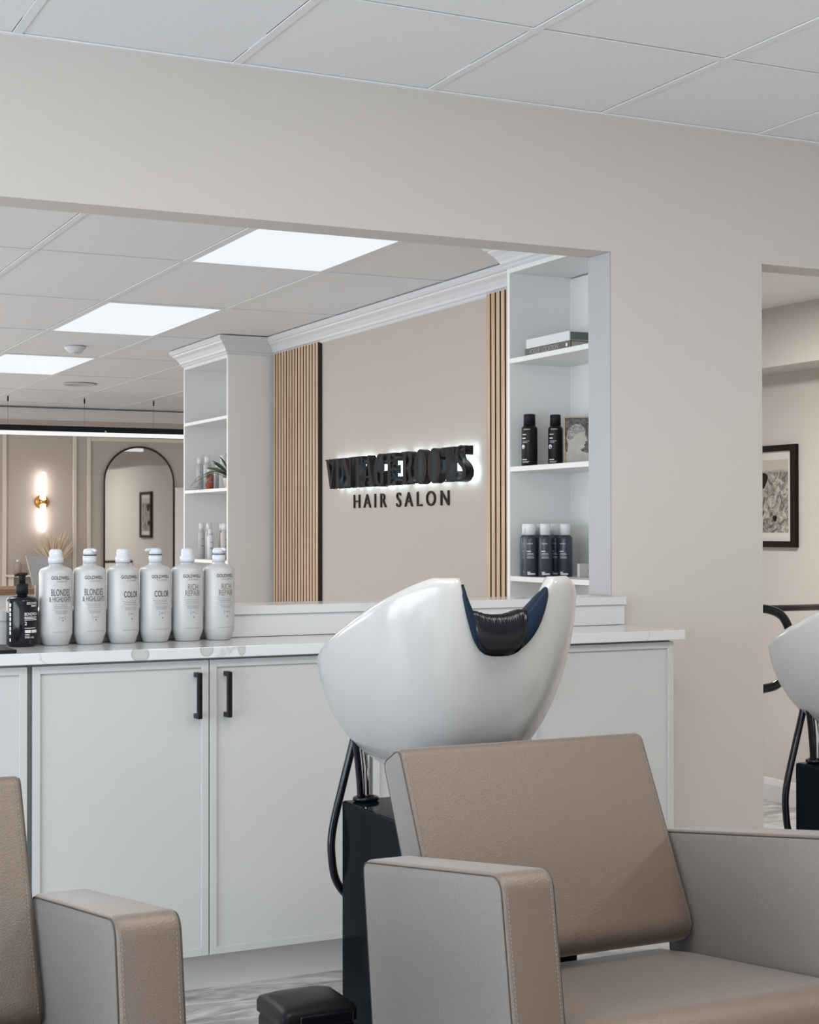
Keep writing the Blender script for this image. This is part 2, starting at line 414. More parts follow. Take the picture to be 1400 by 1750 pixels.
# ---------------------------------------------------------------- large structure
WY0, WY1 = 4.156, 4.285          # the partition wall with the pass-through
ZC, ZB = 2.505, 2.285            # front and back ceilings
OX = 2.727; OZ = 2.0757          # opening right edge and head
DX = 3.321; DZ = 2.0800          # doorway left edge and head
XL, XR, YF = -3.0, 6.1, -2.5
bm = bmesh.new()
bxb(bm, XL, 3.33, YF, 14.0, -0.1, 0); bxb(bm, 3.33, XR + .1, YF, 4.62, -0.1, 0); bxb(bm, 3.33, XR + .1, 8.9, 14.0, -0.1, 0)
struct(bm2('floor', bm, M['floor']))
bm = bmesh.new(); bxb(bm, 3.33, XR + .1, 4.62, 8.9, -0.54, -0.44)
struct(bm2('floor_entry', bm, M['floor']))
bm = bmesh.new(); bxb(bm, 3.33, XR, 4.60, 4.62, -0.44, -0.10); bxb(bm, 3.33, XR, 8.9, 8.92, -0.44, -0.10)
struct(bm2('trim_1', bm, M['trim']))
# partition wall: head over the opening, pier between opening and doorway, head over doorway, low wall
bm = bmesh.new()
bxb(bm, XL, OX, WY0, WY1, OZ, ZC + .05); bxb(bm, OX, DX, WY0, WY1, 0, ZC + .05)
bxb(bm, DX, XR, WY0, WY1, DZ, ZC + .05); bxb(bm, 4.65, XR, WY0, WY1, 0, DZ); bxb(bm, XL, OX, WY0, WY1, 0, 0.955)
struct(bm2('wall_partition', bm, M['wall']))
struct(box('trim_2', OX - .004, OX, WY0 + .001, WY1 - .001, 0.99, OZ - .001, M['reveal']))
struct(box('wall_left', XL - .1, XL, YF, 14.0, 0, 2.6, M['wall']))
struct(box('wall_right', XR, XR + .1, YF, 14.0, -0.54, 2.6, M['wall']))
struct(box('wall_front', XL, XR, YF - .1, YF, 0, 2.6, M['wall']))
struct(box('wall_back', XL, XR, 13.92, 14.02, 0, 2.6, M['wallwarm']))
# the feature partition behind the shelving
XW = 3.195
struct(box('wall_feature', XW, 3.33, WY1, 9.16, 0, 2.6, M['wallwarm']))
# soffit over the entry wall
struct(box('wall_soffit', 5.80, XR, WY1, 8.9, 2.13, 2.47, M['wall']))

# ceilings: tiles lying in a T-bar grid
def ceiling(name, z, xs, ys, box_, ycut=-9):
    x0, x1, y0, y1 = box_
    root_bm = bmesh.new()
    for x in xs: bxb(root_bm, x - .012, x + .012, (max(y0, ycut) if x > 3.33 else y0), y1, z - .0008, z + .003)
    for y in ys:
        ex = sorted([x0] + [x for x in xs if x0 < x < x1] + [x1])
        for a, b in zip(ex, ex[1:]):
            if b > 3.34 and y < ycut: b = 3.33
            if a >= 3.33 and y < ycut: continue
            bxb(root_bm, a + .0125, b - .0125, y - .012, y + .012, z - .0008, z + .003)
    # wall angle
    bxb(root_bm, x0, x1, y1 - .018, y1, z - .0030, z + .002); bxb(root_bm, x0, (3.33 if ycut > 0 else x1), y0, y0 + .014, z - .0035, z + .003)
    root = bm2(name, root_bm, M['grid']); struct(root)
    return root
def tiles(root, z, X, Y, skip=lambda a, b: False, gap=.0):
    cache = {}; rnd = random.Random(3)
    for xa, xb in zip(X, X[1:]):
        for ya, yb in zip(Y, Y[1:]):
            if skip(xa, ya): continue
            k = (round(xb - xa, 3), round(yb - ya, 3))
            if k not in cache:
                b = bmesh.new(); w, d = (xb - xa) / 2 - .0117, (yb - ya) / 2 - .0117
                bxb(b, -w, w, -d, d, 0, .014, .0015, 1); me = bpy.data.meshes.new('ceiling_tile'); bmesh.ops.recalc_face_normals(b, faces=b.faces); b.to_mesh(me); b.free(); me.materials.append(M['tile']); cache[k] = me
            o = bpy.data.objects.new('ceiling_tile', cache[k]); S.collection.objects.link(o); o.parent = root
            o.location = ((xa + xb) / 2 + -.0011 + rnd.uniform(-.0005, .0005), (ya + yb) / 2 - .0011 + rnd.uniform(-.0006, .0005), z + .0032)
FX = [round(1.473 + .6098 * k, 4) for k in range(-8, 9)]; FX = [x for x in FX if XL < x < XR]
FY = [round(3.527 - .6098 * k, 4) for k in range(0, 10)]; FY = sorted(y for y in FY if y > YF)
cf = ceiling('ceiling', ZC, FX, FY, (XL, XR, YF, WY0))
vis = [x for x in FX if 0 <= x <= 5.4]
tiles(cf, ZC, vis, [y for y in FY if y > 1.0] + [WY0])
bm = bmesh.new()
bxb(bm, XL, vis[0], YF, WY0, ZC + .004, ZC + .02); bxb(bm, vis[-1], XR, YF, WY0, ZC + .004, ZC + .02)
ymin = min(y for y in FY if y > 1.0); bxb(bm, vis[0], vis[-1], YF, ymin, ZC + .004, ZC + .02)
o = bm2('ceiling_tile_field', bm, M['tile'], cf); o['kind'] = 'stuff'
bm = bmesh.new(); bxb(bm, XL, XR, YF, WY0, ZC + .1, ZC + .12); struct(bm2('ceiling_plenum', bm, M['dark']))
BXs = [round(1.946 + .61 * k, 4) for k in range(-8, 7)]; BXs = [x for x in BXs if XL < x < XR]
BYs = [4.88, 6.10, 7.32, 8.54, 9.76, 10.98, 12.20, 13.42]
cb = ceiling('ceiling_back', ZB, BXs, BYs, (XL, XR, WY1, 13.92), 8.92)
LY = {(round(x, 3), y) for x in (1.946,) for y in (4.88, 7.32, 9.76)}
bvis = [x for x in BXs if 0.6 < x < 5.3]
tiles(cb, ZB, bvis, [WY1] + BYs + [13.92], skip=lambda a, b: (round(a, 3), b) in LY or (3.2 < a < 5.9 and b < 8.5))
bm = bmesh.new(); bxb(bm, XL, bvis[0], WY1, 13.92, ZB + .004, ZB + .02); bxb(bm, bvis[-1], XR, 8.9, 13.92, ZB + .004, ZB + .02)
o = bm2('ceiling_tile_field', bm, M['tile'], cb); o['kind'] = 'stuff'
bm = bmesh.new(); bxb(bm, XL, 3.33, WY1, 13.92, ZB + .1, ZB + .12); struct(bm2('ceiling_plenum_back', bm, M['dark']))
bm = bmesh.new(); bxb(bm, 3.33, XR, WY1, 8.9, 2.47, 2.55); struct(bm2('ceiling_entry', bm, M['tile']))
bm = bmesh.new(); bxb(bm, 3.33, XR, 8.88, 8.92, 2.0, 2.55); struct(bm2('wall_entry', bm, M['wall']))
# baseboards
def baseboard_x(name, x, s, y0, y1, z):
    prof = [(0, 0), (.016, 0), (.016, .095), (.010, .115), (.006, .13), (0, .134)]
    bm = bmesh.new(); a = [bm.verts.new((x - s * p[0], y0, z + p[1])) for p in prof]; b = [bm.verts.new((x - s * p[0], y1, z + p[1])) for p in prof]
    for i in range(len(prof)): bm.faces.new((a[i], a[(i + 1) % 6], b[(i + 1) % 6], b[i]))
    bm.faces.new(a); bm.faces.new(b)
    struct(bm2(name, bm, M['trim']))
baseboard_x('baseboard_right', XR, 1, 4.62, 8.9, -.44)

# crown molding: profile (out from wall, down from ceiling)
CP = [(0, -.10), (.004, -.10), (.010, -.094), (.010, -.086), (.018, -.080), (.022, -.070), (.036, -.050), (.052, -.036), (.055, -.028), (.062, -.026), (.070, -.016), (.070, 0), (0, 0)]
def crown(name, path, z):
    """path of 2-D corner points; molding grows to the left of travel"""
    bm = bmesh.new(); n = len(path); rings = []
    for i, p in enumerate(path):
        p = Vector(p)
        if i == 0: d = (Vector(path[1]) - p).normalized(); nn = Vector((-d.y, d.x)); s = 1
        elif i == n - 1: d = (p - Vector(path[i - 1])).normalized(); nn = Vector((-d.y, d.x)); s = 1
        else:
            d1 = (p - Vector(path[i - 1])).normalized(); d2 = (Vector(path[i + 1]) - p).normalized()
            n1, n2 = Vector((-d1.y, d1.x)), Vector((-d2.y, d2.x)); nn = (n1 + n2).normalized(); s = 1 / max(.2, nn.dot(n1))
        rings.append([bm.verts.new((p.x + nn.x * q[0] * s, p.y + nn.y * q[0] * s, z + q[1])) for q in CP])
    for a, b in zip(rings, rings[1:]):
        for k in range(len(CP)): bm.faces.new((a[k], a[(k + 1) % len(CP)], b[(k + 1) % len(CP)], b[k]))
    bm.faces.new(rings[0]); bm.faces.new(rings[-1])
    return struct(bm2(name, bm, M['trim']))
XS = 2.915; YR0, YR1 = 4.35, 5.157; YL0, YL1 = 8.34, 9.15
crown('trim_3', [(XS, YR0 - .06), (XS, YR1), (XW, YR1), (XW, YL0), (XS, YL0), (XS, YL1), (3.33, YL1)], ZB - .003)
crown('trim_4', [(5.3, 13.92), (XL, 13.92)][::-1] if False else [(XR, 13.92), (XL, 13.92)], ZB - .012)
bm = bmesh.new(); bxb(bm, XL, XR, 13.915, 13.925, ZB - .012, ZB + .0)
struct(bm2('trim_5', bm, M['dark']))

# wall frame molding on the back wall
def frame_mold(name, x0, x1, z0, z1, w=.035):
    bm = bmesh.new(); y = 13.92
    for a, b, c, d in ((x0, x0 + w, z0, z1), (x1 - w, x1, z0, z1)): bxb(bm, a, b, y - .018, y, c, d, .005, 2)
    for c, d in ((z0, z0 + w), (z1 - w, z1)): bxb(bm, x0 + w, x1 - w, y - .018, y, c, d, .005, 2)
    struct(bm2(name, bm, M['cream']))
frame_mold('trim_6', 2.78, 3.437, .35, 2.07); frame_mold('trim_7', 3.53, 4.62, .35, 2.03); frame_mold('trim_8', 1.9, 2.69, .35, 2.07)

# ---------------------------------------------------------------- shelving units
def shelving(y0, y1, label, far_side_first):
    t = thing('shelving_unit', label, 'shelf', (XS, (y0 + y1) / 2, 0), 'built-in shelving units')
    th = .02
    box('side_panel', XS, XW - .001, y0, y0 + th, 0, 2.186, M['shelf'], t, .0015)
    box('side_panel', XS, XW - .001, y1 - th, y1, 0, 2.186, M['shelf'], t, .0015)
    box('back_panel', XW - .012, XW - .001, y0 + th, y1 - th, 0.02, 2.16, M['shelf'], t)
    box('top_panel', XS, XW - .001, y0 + th, y1 - th, 2.165, 2.186, M['shelf'], t)
    for zt in (1.842, 1.434, 1.0225, 0.62, 0.20):
        box('shelf', XS + .001, XW - .013, y0 + th, y1 - th, zt - .019, zt, M['shelf'], t, .001)
    return t
shelving(YR0, YR1, 'tall white built-in shelves by the opening, holding books and dark cans', 0)
shelving(YL0, YL1, 'white built-in shelves far left, holding a plant and pale bottles', 0)

# ---------------------------------------------------------------- slat panels
def slats(ya, yb, label, n, first, endcap):
    t = thing('slat_panel', label, 'wall panel', (XW, (ya + yb) / 2, 0), 'oak slat panels on the feature wall')
    z0, z1 = .10, 2.19
    box('backing_board', XW - .009, XW - .001, ya, yb, z0, z1, M['dark'], t)
    me = None
    for i in range(n):
        y = first + i * .0418
        if me is None:
            bm = bmesh.new(); fs = bxb(bm, -.006, .006, -.0150, .0150, -(z1 - z0) / 2, (z1 - z0) / 2)
            me = bpy.data.meshes.new('slat'); bmesh.ops.recalc_face_normals(bm, faces=bm.faces); bm.to_mesh(me); bm.free()
            me.materials.append(M['slatside']); me.materials.append(M['oak'])
            for p in me.polygons: p.material_index = 1 if p.normal.x < -.5 else 0
        o = bpy.data.objects.new('slat', me); S.collection.objects.link(o); o.parent = t
        o.location = Vector((XW - .015, y, (z0 + z1) / 2)) - t.location
    return t
slats(7.635, 8.335, 'wide oak slat panel left of the sign, beside the far shelves', 16, 7.662, True)
slats(5.16, 5.80, 'narrow strip of oak slats right of the sign, beside the near shelves', 15, 5.190, False)

# ---------------------------------------------------------------- lights in the back room
def panel_light(x0, x1, y0, y1, z, label):
    t = thing('ceiling_light', label, 'ceiling light', ((x0 + x1) / 2, (y0 + y1) / 2, z), 'flat square-edged light panels in the back ceiling')
    w = .012
    bm = bmesh.new(); cx, cy = (x0 + x1) / 2, (y0 + y1) / 2; a, b = (x1 - x0) / 2, (y1 - y0) / 2
    bxb(bm, -a, a, -b, -b + w, -.001, .010); bxb(bm, -a, a, b - w, b, -.001, .010)
    bxb(bm, -a, -a + w, -b + w, b - w, -.001, .010); bxb(bm, a - w, a, -b + w, b - w, -.001, .010)
    bm2('frame', bm, M['grid'], t)
    bm = bmesh.new(); bxb(bm, -a + w, a - w, -b + w, b - w, .001, .006); bm2('diffuser', bm, M['panel'], t)
panel_light(1.958, 2.544, 4.892, 6.088, ZB, 'largest, nearest of the three lit ceiling panels, partly behind the wall head')
panel_light(1.958, 2.544, 7.332, 8.528, ZB, 'middle of the three lit ceiling panels, left of the sign wall')
panel_light(1.958, 2.544, 9.772, 10.968, ZB, 'farthest lit ceiling panel, at the left edge beneath the smoke detector')

t = thing('smoke_detector', 'white domed smoke detector on the back ceiling', 'smoke detector', (2.262, 9.2, ZB))
bm = bmesh.new(); lathe(bm, [(0, 0), (.062, 0), (.062, -.012), (.045, -.028), (.034, -.042), (0, -.044)], 24); bm2('housing', bm, M['trim'], t, True)
bm = bmesh.new(); bxb(bm, -.012, .012, -.036, -.033, -.040, -.034); bm2('vent_slot', bm, M['black'], t)
bm = bmesh.new(); lathe(bm, [(0, 0), (.125, 0), (.125, -.006), (.112, -.011), (.108, -.008), (0, -.008)], 32)
o = bm2('ceiling_speaker', bm, mat('speaker grille', (.55, .55, .54, 1), .7, bump=.5, bscale=900), None, True, (2.875, 11.55, ZB)); tag(o, 'round flush ceiling speaker beyond the lit panels', 'speaker')

# linear pendant
t = thing('linear_pendant_light', 'long black linear pendant with glowing white underside, hung on wires', 'pendant light', (2.6, 12.75, 2.0))
box('housing', .9, 4.40, 12.715, 12.785, 1.999, 2.045, M['blackm'], t)
box('diffuser', .9, 4.40, 12.718, 12.782, 1.968, 1.9985, M['strip'], t)
for x in (1.97, 2.59, 3.213, 3.80):
    bm = bmesh.new(); tube(bm, [(0, 0, 0), (0, 0, .235)], .0017, 6); w = bm2('wire', bm, M['txtmid'], t, loc=(x - 2.6, 0, .045))
    bm = bmesh.new(); lathe(bm, [(0, 0), (.006, 0), (.007, .03), (.004, .045), (0, .045)], 10); bm2('cable_grip', bm, M['blackm'], w, True, (0, 0, .19))
bm = bmesh.new(); bmesh.ops.create_uvsphere(bm, u_segments=10, v_segments=6, radius=.009); bm2('indicator', bm, M['bottlew'], t, True, (3.38 - 2.6, -.042, 0.005))

# sconce
t = thing('wall_sconce', 'brass wall sconce with two upright glowing glass tubes', 'wall light', (3.125, 13.92, 1.443))
bm = bmesh.new(); lathe(bm, [(0, 0), (.062, 0), (.062, .012), (.050, .022), (0, .022)], 28); bmesh.ops.rotate(bm, verts=bm.verts, matrix=Matrix.Rotation(R(90), 3, 'X')); bm2('wall_plate', bm, M['brass'], t, True)
bm = bmesh.new(); lathe(bm, [(0, -.03), (.026, -.03), (.026, .03), (0, .03)], 20); bmesh.ops.rotate(bm, verts=bm.verts, matrix=Matrix.Rotation(R(90), 3, 'Y')); bm2('socket', bm, M['brass'], t, True, (0, -.05, 0))
for s in (-1, 1):
    bm = bmesh.new(); lathe(bm, [(0, 0), (.024, 0), (.024, .235), (.014, .243), (0, .245)], 18)
    if s < 0: bmesh.ops.scale(bm, vec=(1, 1, -1), verts=bm.verts)
    bm2('glass_tube', bm, M['tube'], t, True, (0, -.055, s * .020))

# arched mirror
t = thing('arched_mirror', 'tall arched mirror in a thin dark frame on the far wall', 'mirror', (4.009, 13.90, 0.25))
hw, top = .322, 1.945 - .25
pts = [(-hw, 0)] + [(hw * math.cos(a), top - hw + hw * math.sin(a)) for a in [PI - PI * k / 36 for k in range(37)]] + [(hw, 0)]
bm = bmesh.new(); bm.faces.new([bm.verts.new((p[0], 0, p[1])) for p in pts]); r_ = bmesh.ops.extrude_face_region(bm, geom=bm.faces[:])
for v in r_['geom']:
    if isinstance(v, bmesh.types.BMVert): v.co.y += .012
bm2('mirror_glass', bm, M['mirror'], t)
bm = bmesh.new(); tube(bm, [(p[0] * 1.01, 0.0, p[1] + .004 * (1 if p[1] > 0 else 0)) for p in pts], .0085, 8, closed=True); bm2('frame', bm, M['bronze'], t, True)

t.rotation_euler = (0, 0, R(0.63))

# ---------------------------------------------------------------- backlit sign
def glyph(ch):
    """outlines of condensed high-contrast serif capitals; unit height; returns (contours, width)"""
    T, H = .17, .045       # stem and hairline
    def rect(x0, x1, y0, y1): return [(x0, y0), (x1, y0), (x1, y1), (x0, y1)]
    def ell(cx, cy, rx, ry, a0=0, a1=360, n=28): return [(cx + rx * math.cos(R(a0 + (a1 - a0) * k / n)), cy + ry * math.sin(R(a0 + (a1 - a0) * k / n))) for k in range(n + (0 if abs(a1 - a0) >= 360 else 1))]
    if ch == 'V': return [[(-.02, 1), (.26, 1), (.26, .955), (.20, .955), (.345, .28), (.475, .955), (.41, .955), (.41, 1), (.60, 1), (.60, .955), (.535, .955), (.34, 0), (.28, 0), (.04, .955), (-.02, .955)]], .56
    if ch == 'I': return [[(0, 0), (.33, 0), (.33, H), (.25, H), (.25, 1 - H), (.33, 1 - H), (.33, 1), (0, 1), (0, 1 - H), (.08, 1 - H), (.08, H), (0, H)]], .35
    if ch == 'N': return [[(0, 0), (.20, 0), (.20, H), (.13, H), (.13, .80), (.50, 0), (.58, 0), (.58, 1 - H), (.65, 1 - H), (.65, 1), (.46, 1), (.46, 1 - H), (.53, 1 - H), (.53, .36), (.23, 1), (0, 1), (0, 1 - H), (.08, 1 - H), (.08, H), (0, H)]], .66
    if ch == 'T': return [[(.14, 0), (.45, 0), (.45, H), (.38, H), (.38, 1 - H), (.50, 1 - H), (.545, .74), (.585, .74), (.585, 1), (0, 1), (0, .74), (.04, .74), (.085, 1 - H), (.21, 1 - H), (.21, H), (.14, H)]], .58
    if ch == 'A': return [[(-.02, 0), (.17, 0), (.17, H), (.105, H), (.155, .28), (.33, .28), (.37, H), (.31, H), (.31, 0), (.62, 0), (.62, H), (.555, H), (.33, 1), (.28, 1), (.055, H), (-.02, H)], [(.17, .335), (.245, .74), (.32, .335)]], .60
    if ch == 'E': return [[(0, 0), (.52, 0), (.54, .27), (.50, .27), (.45, .05), (.25, .05), (.25, .475), (.33, .475), (.36, .37), (.40, .37), (.40, .63), (.36, .63), (.33, .525), (.25, .525), (.25, .95), (.42, .95), (.46, .75), (.50, .75), (.49, 1), (0, 1), (0, .955), (.08, .955), (.08, .045), (0, .045)]], .54
    if ch == 'R': return [[(0, 0), (.33, 0), (.33, H), (.25, H), (.25, .47), (.32, .47), (.42, .02), (.62, .02), (.62, .07), (.565, .07), (.47, .50), (.54, .58), (.56, .73), (.54, .88), (.46, .97), (.36, 1), (0, 1), (0, .955), (.08, .955), (.08, H), (0, H)], [(.25, .52), (.25, .95), (.33, .95), (.385, .88), (.395, .73), (.385, .59), (.33, .52)]], .61
    if ch == 'O': return [ell(.32, .5, .32, .52), ell(.32, .5, .165, .475)], .64
    if ch == 'G': return [ell(.33, .5, .33, .52, 50, 272, 30) + [(.42, .0), (.44, .08), (.48, .0), (.52, 0), (.52, .42), (.62, .42), (.62, .47), (.27, .47), (.27, .42), (.36, .42), (.36, .12)] + ell(.34, .5, .165, .47, 275, 85, 26)[::1] + [(.42, .90), (.50, .68), (.54, .68), (.54, 1.0), (.50, 1.0), (.485, .95)]], .63
    if ch == 'S':
        c = [(.44, .74), (.48, .74), (.48, 1.0), (.445, 1.0), (.42, .955), (.34, 1.01), (.25, 1.02), (.11, .98), (.02, .87), (.01, .74), (.05, .60), (.17, .49), (.30, .39), (.355, .29), (.35, .17), (.30, .08), (.23, .03), (.13, .05), (.07, .16), (.045, .30), (0, .30), (0, 0), (.04, 0), (.065, .05), (.14, -.01), (.26, -.02), (.40, .03), (.50, .15), (.51, .30), (.45, .44), (.33, .55), (.20, .64), (.15, .73), (.15, .85), (.19, .94), (.26, .97), (.34, .95), (.40, .87)]
        return [c], .52
    return [], .3
def glyph_mesh(ch, h, sx, depth):
    c = bpy.data.curves.new('g', 'CURVE'); c.dimensions = '2D'; c.fill_mode = 'BOTH'; c.extrude = depth / 2
    for co in glyph(ch)[0]:
        s = c.splines.new('POLY'); s.points.add(len(co) - 1)
        for p, (x, y) in zip(s.points, co): p.co = (x * h * sx, y * h, 0, 1)
        s.use_cyclic_u = True
    o = bpy.data.objects.new('g', c); S.collection.objects.link(o)
    dg = bpy.context.evaluated_depsgraph_get(); dg.update()
    me = bpy.data.meshes.new_from_object(o.evaluated_get(dg)); me.materials.clear()
    bpy.data.objects.remove(o); bpy.data.curves.remove(c)
    return me
t = thing('salon_sign', 'black raised letters reading VINTAGE ROOTS, glowing white behind', 'sign', (XW, 6.57, 1.405))
word = 'VINTAGE ROOTS'; gap = .035; tot = sum((glyph(c)[1] + gap) if c != ' ' else .24 for c in word) - gap
hgt = .152; sx = (7.435 - 5.89) / (tot * hgt); y = 7.435; dep = .040
rotm = Matrix(((0, 0, -1), (-1, 0, 0), (0, 1, 0)))   # glyph x -> -y, glyph y -> z, glyph z -> -x
for ch in word:
    if ch == ' ': y -= .24 * hgt * sx; continue
    w = glyph(ch)[1] * hgt * sx
    me = glyph_mesh(ch, hgt, sx, dep); me.transform(rotm.to_4x4())
    me.materials.append(M['signletter']); me.materials.append(M['signface'])
    for p in me.polygons: p.material_index = 1 if p.normal.x < -.7 else 0
    link('letter', me, None, t, loc=Vector((XW - .066 + dep / 2, y, 1.405)) - t.location)
    # led strip inside the letter's back
    me = glyph_mesh(ch, hgt, sx, .002); me.transform(rotm.to_4x4())
    link('led_backing', me, M['led'], t, loc=Vector((XW - .0245, y, 1.405)) - t.location)
    y -= w + gap * hgt * sx
V, F, w = text_geo('HAIR SALON', .068, 1.55)
t2 = thing('hair_salon_lettering', 'thin black letters reading HAIR SALON below the glowing sign', 'sign', (XW, 6.69, 1.305))
k = (7.215 - 6.169) / w
# split the text into one mesh per letter
def islands(V, F):
    par = list(range(len(V)))
    def fd(a):
        while par[a] != a: par[a] = par[par[a]]; a = par[a]
        return a
    for q in F:
        for i in q[1:]: par[fd(i)] = fd(q[0])
    G = {}
    for q in F: G.setdefault(fd(q[0]), []).append(q)
    return list(G.values())
for G in islands(V, F):
    bm = bmesh.new(); mp_ = {}
    for q in G:
        for i in q:
            if i not in mp_: mp_[i] = bm.verts.new((0, -V[i][0] * k, V[i][1]))
        try: bm.faces.new([mp_[i] for i in q])
        except ValueError: pass
    ex = bmesh.ops.extrude_face_region(bm, geom=bm.faces[:])
    for v in ex['geom']:
        if isinstance(v, bmesh.types.BMVert): v.co.x -= .006
    bm2('letter', bm, M['signface'], t2, loc=(-.001, 7.215 - 6.69, 0))

# ---------------------------------------------------------------- counter run
YD = 3.845
def handle(parent, x, z0, z1):
    bm = bmesh.new(); w = .0125
    bxb(bm, x - w / 2, x + w / 2, YD - .034, YD - .024, z0, z1, .001)
    bxb(bm, x - w / 2, x + w / 2, YD - .024, YD, z0 , z0 + .012); bxb(bm, x - w / 2, x + w / 2, YD - .024, YD, z1 - .012, z1)
    bm2('handle', bm, M['black'], parent, loc=-wpos(parent))
def door(parent, x0, x1, hx):
    bm = bmesh.new(); z0, z1 = .107, .864; s = .019; d = .007
    bxb(bm, x0, x0 + s, YD, YD + .019, z0, z1, .0008); bxb(bm, x1 - s, x1, YD, YD + .019, z0, z1, .0008)
    bxb(bm, x0 + s, x1 - s, YD, YD + .019, z0, z0 + s, .0008); bxb(bm, x0 + s, x1 - s, YD, YD + .019, z1 - s, z1, .0008)
    bxb(bm, x0 + s, x1 - s, YD + d, YD + .018, z0 + s, z1 - s)
    dd = bm2('door', bm, M['cab'], parent, loc=-wpos(parent))
    if hx is not None: handle(dd, hx, .717, .834)
def cabinet(x0, x1, label, doors):
    t = thing('storage_cabinet', label, 'cabinet', ((x0 + x1) / 2, 4.0, 0), 'white storage cabinets under the counter')
    bm = bmesh.new(); bxb(bm, x0, x1, YD + .0205, WY0 - .001, .105, .868); bm2('body', bm, M['cab'], t, loc=-t.location)
    bm = bmesh.new(); bxb(bm, x0, x1, 3.924, 3.940, 0, .1045); bm2('toe_kick', bm, M['kick'], t, loc=-t.location)
    for a, b, h in doors: door(t, a, b, h)
cabinet(-.10, .830, 'white cabinet at the left edge behind the leftmost chair', [(-.098, .363, .33), (.366, .829, None)])
cabinet(.840, 1.748, 'white two-door cabinet with black bar handles below the shampoo bottles', [(.842, 1.2925, 1.2585), (1.2955, 1.746, 1.3385)])
cabinet(1.756, 2.741, 'white two-door cabinet behind the basin, at the counter\'s right end', [(1.758, 2.2475, 2.213), (2.2505, 2.7395, 2.284)])
struct(box('trim_9', .8305, .8395, YD + .012, WY0 - .002, 0.0, .868, M['filler']))
bm = bmesh.new(); bxb(bm, -.14, 2.765, 3.82, WY0 - .001, .871, .899, .0015, 2)
tag(bm2('countertop', bm, M['quartz']), 'white quartz worktop with grey veins over the cabinets', 'countertop')
bm = bmesh.new(); bxb(bm, -.14, 2.752, 4.122, WY0 - .001, .9, .962, .001); bxb(bm, -.14, 2.752, 4.112, WY0 - .0005, .9625, .987, .001)
bxb(bm, -.14, OX - .001, WY0 - .0005, WY1 + .005, .9625, .987)
tag(bm2('stone_ledge', bm, M['sill']), 'white quartz ledge capping the low wall of the opening', 'ledge')
struct(box('trim_10', -.12, 2.738, YD + .010, WY0 - .002, .8682, .8708, M['dark']))

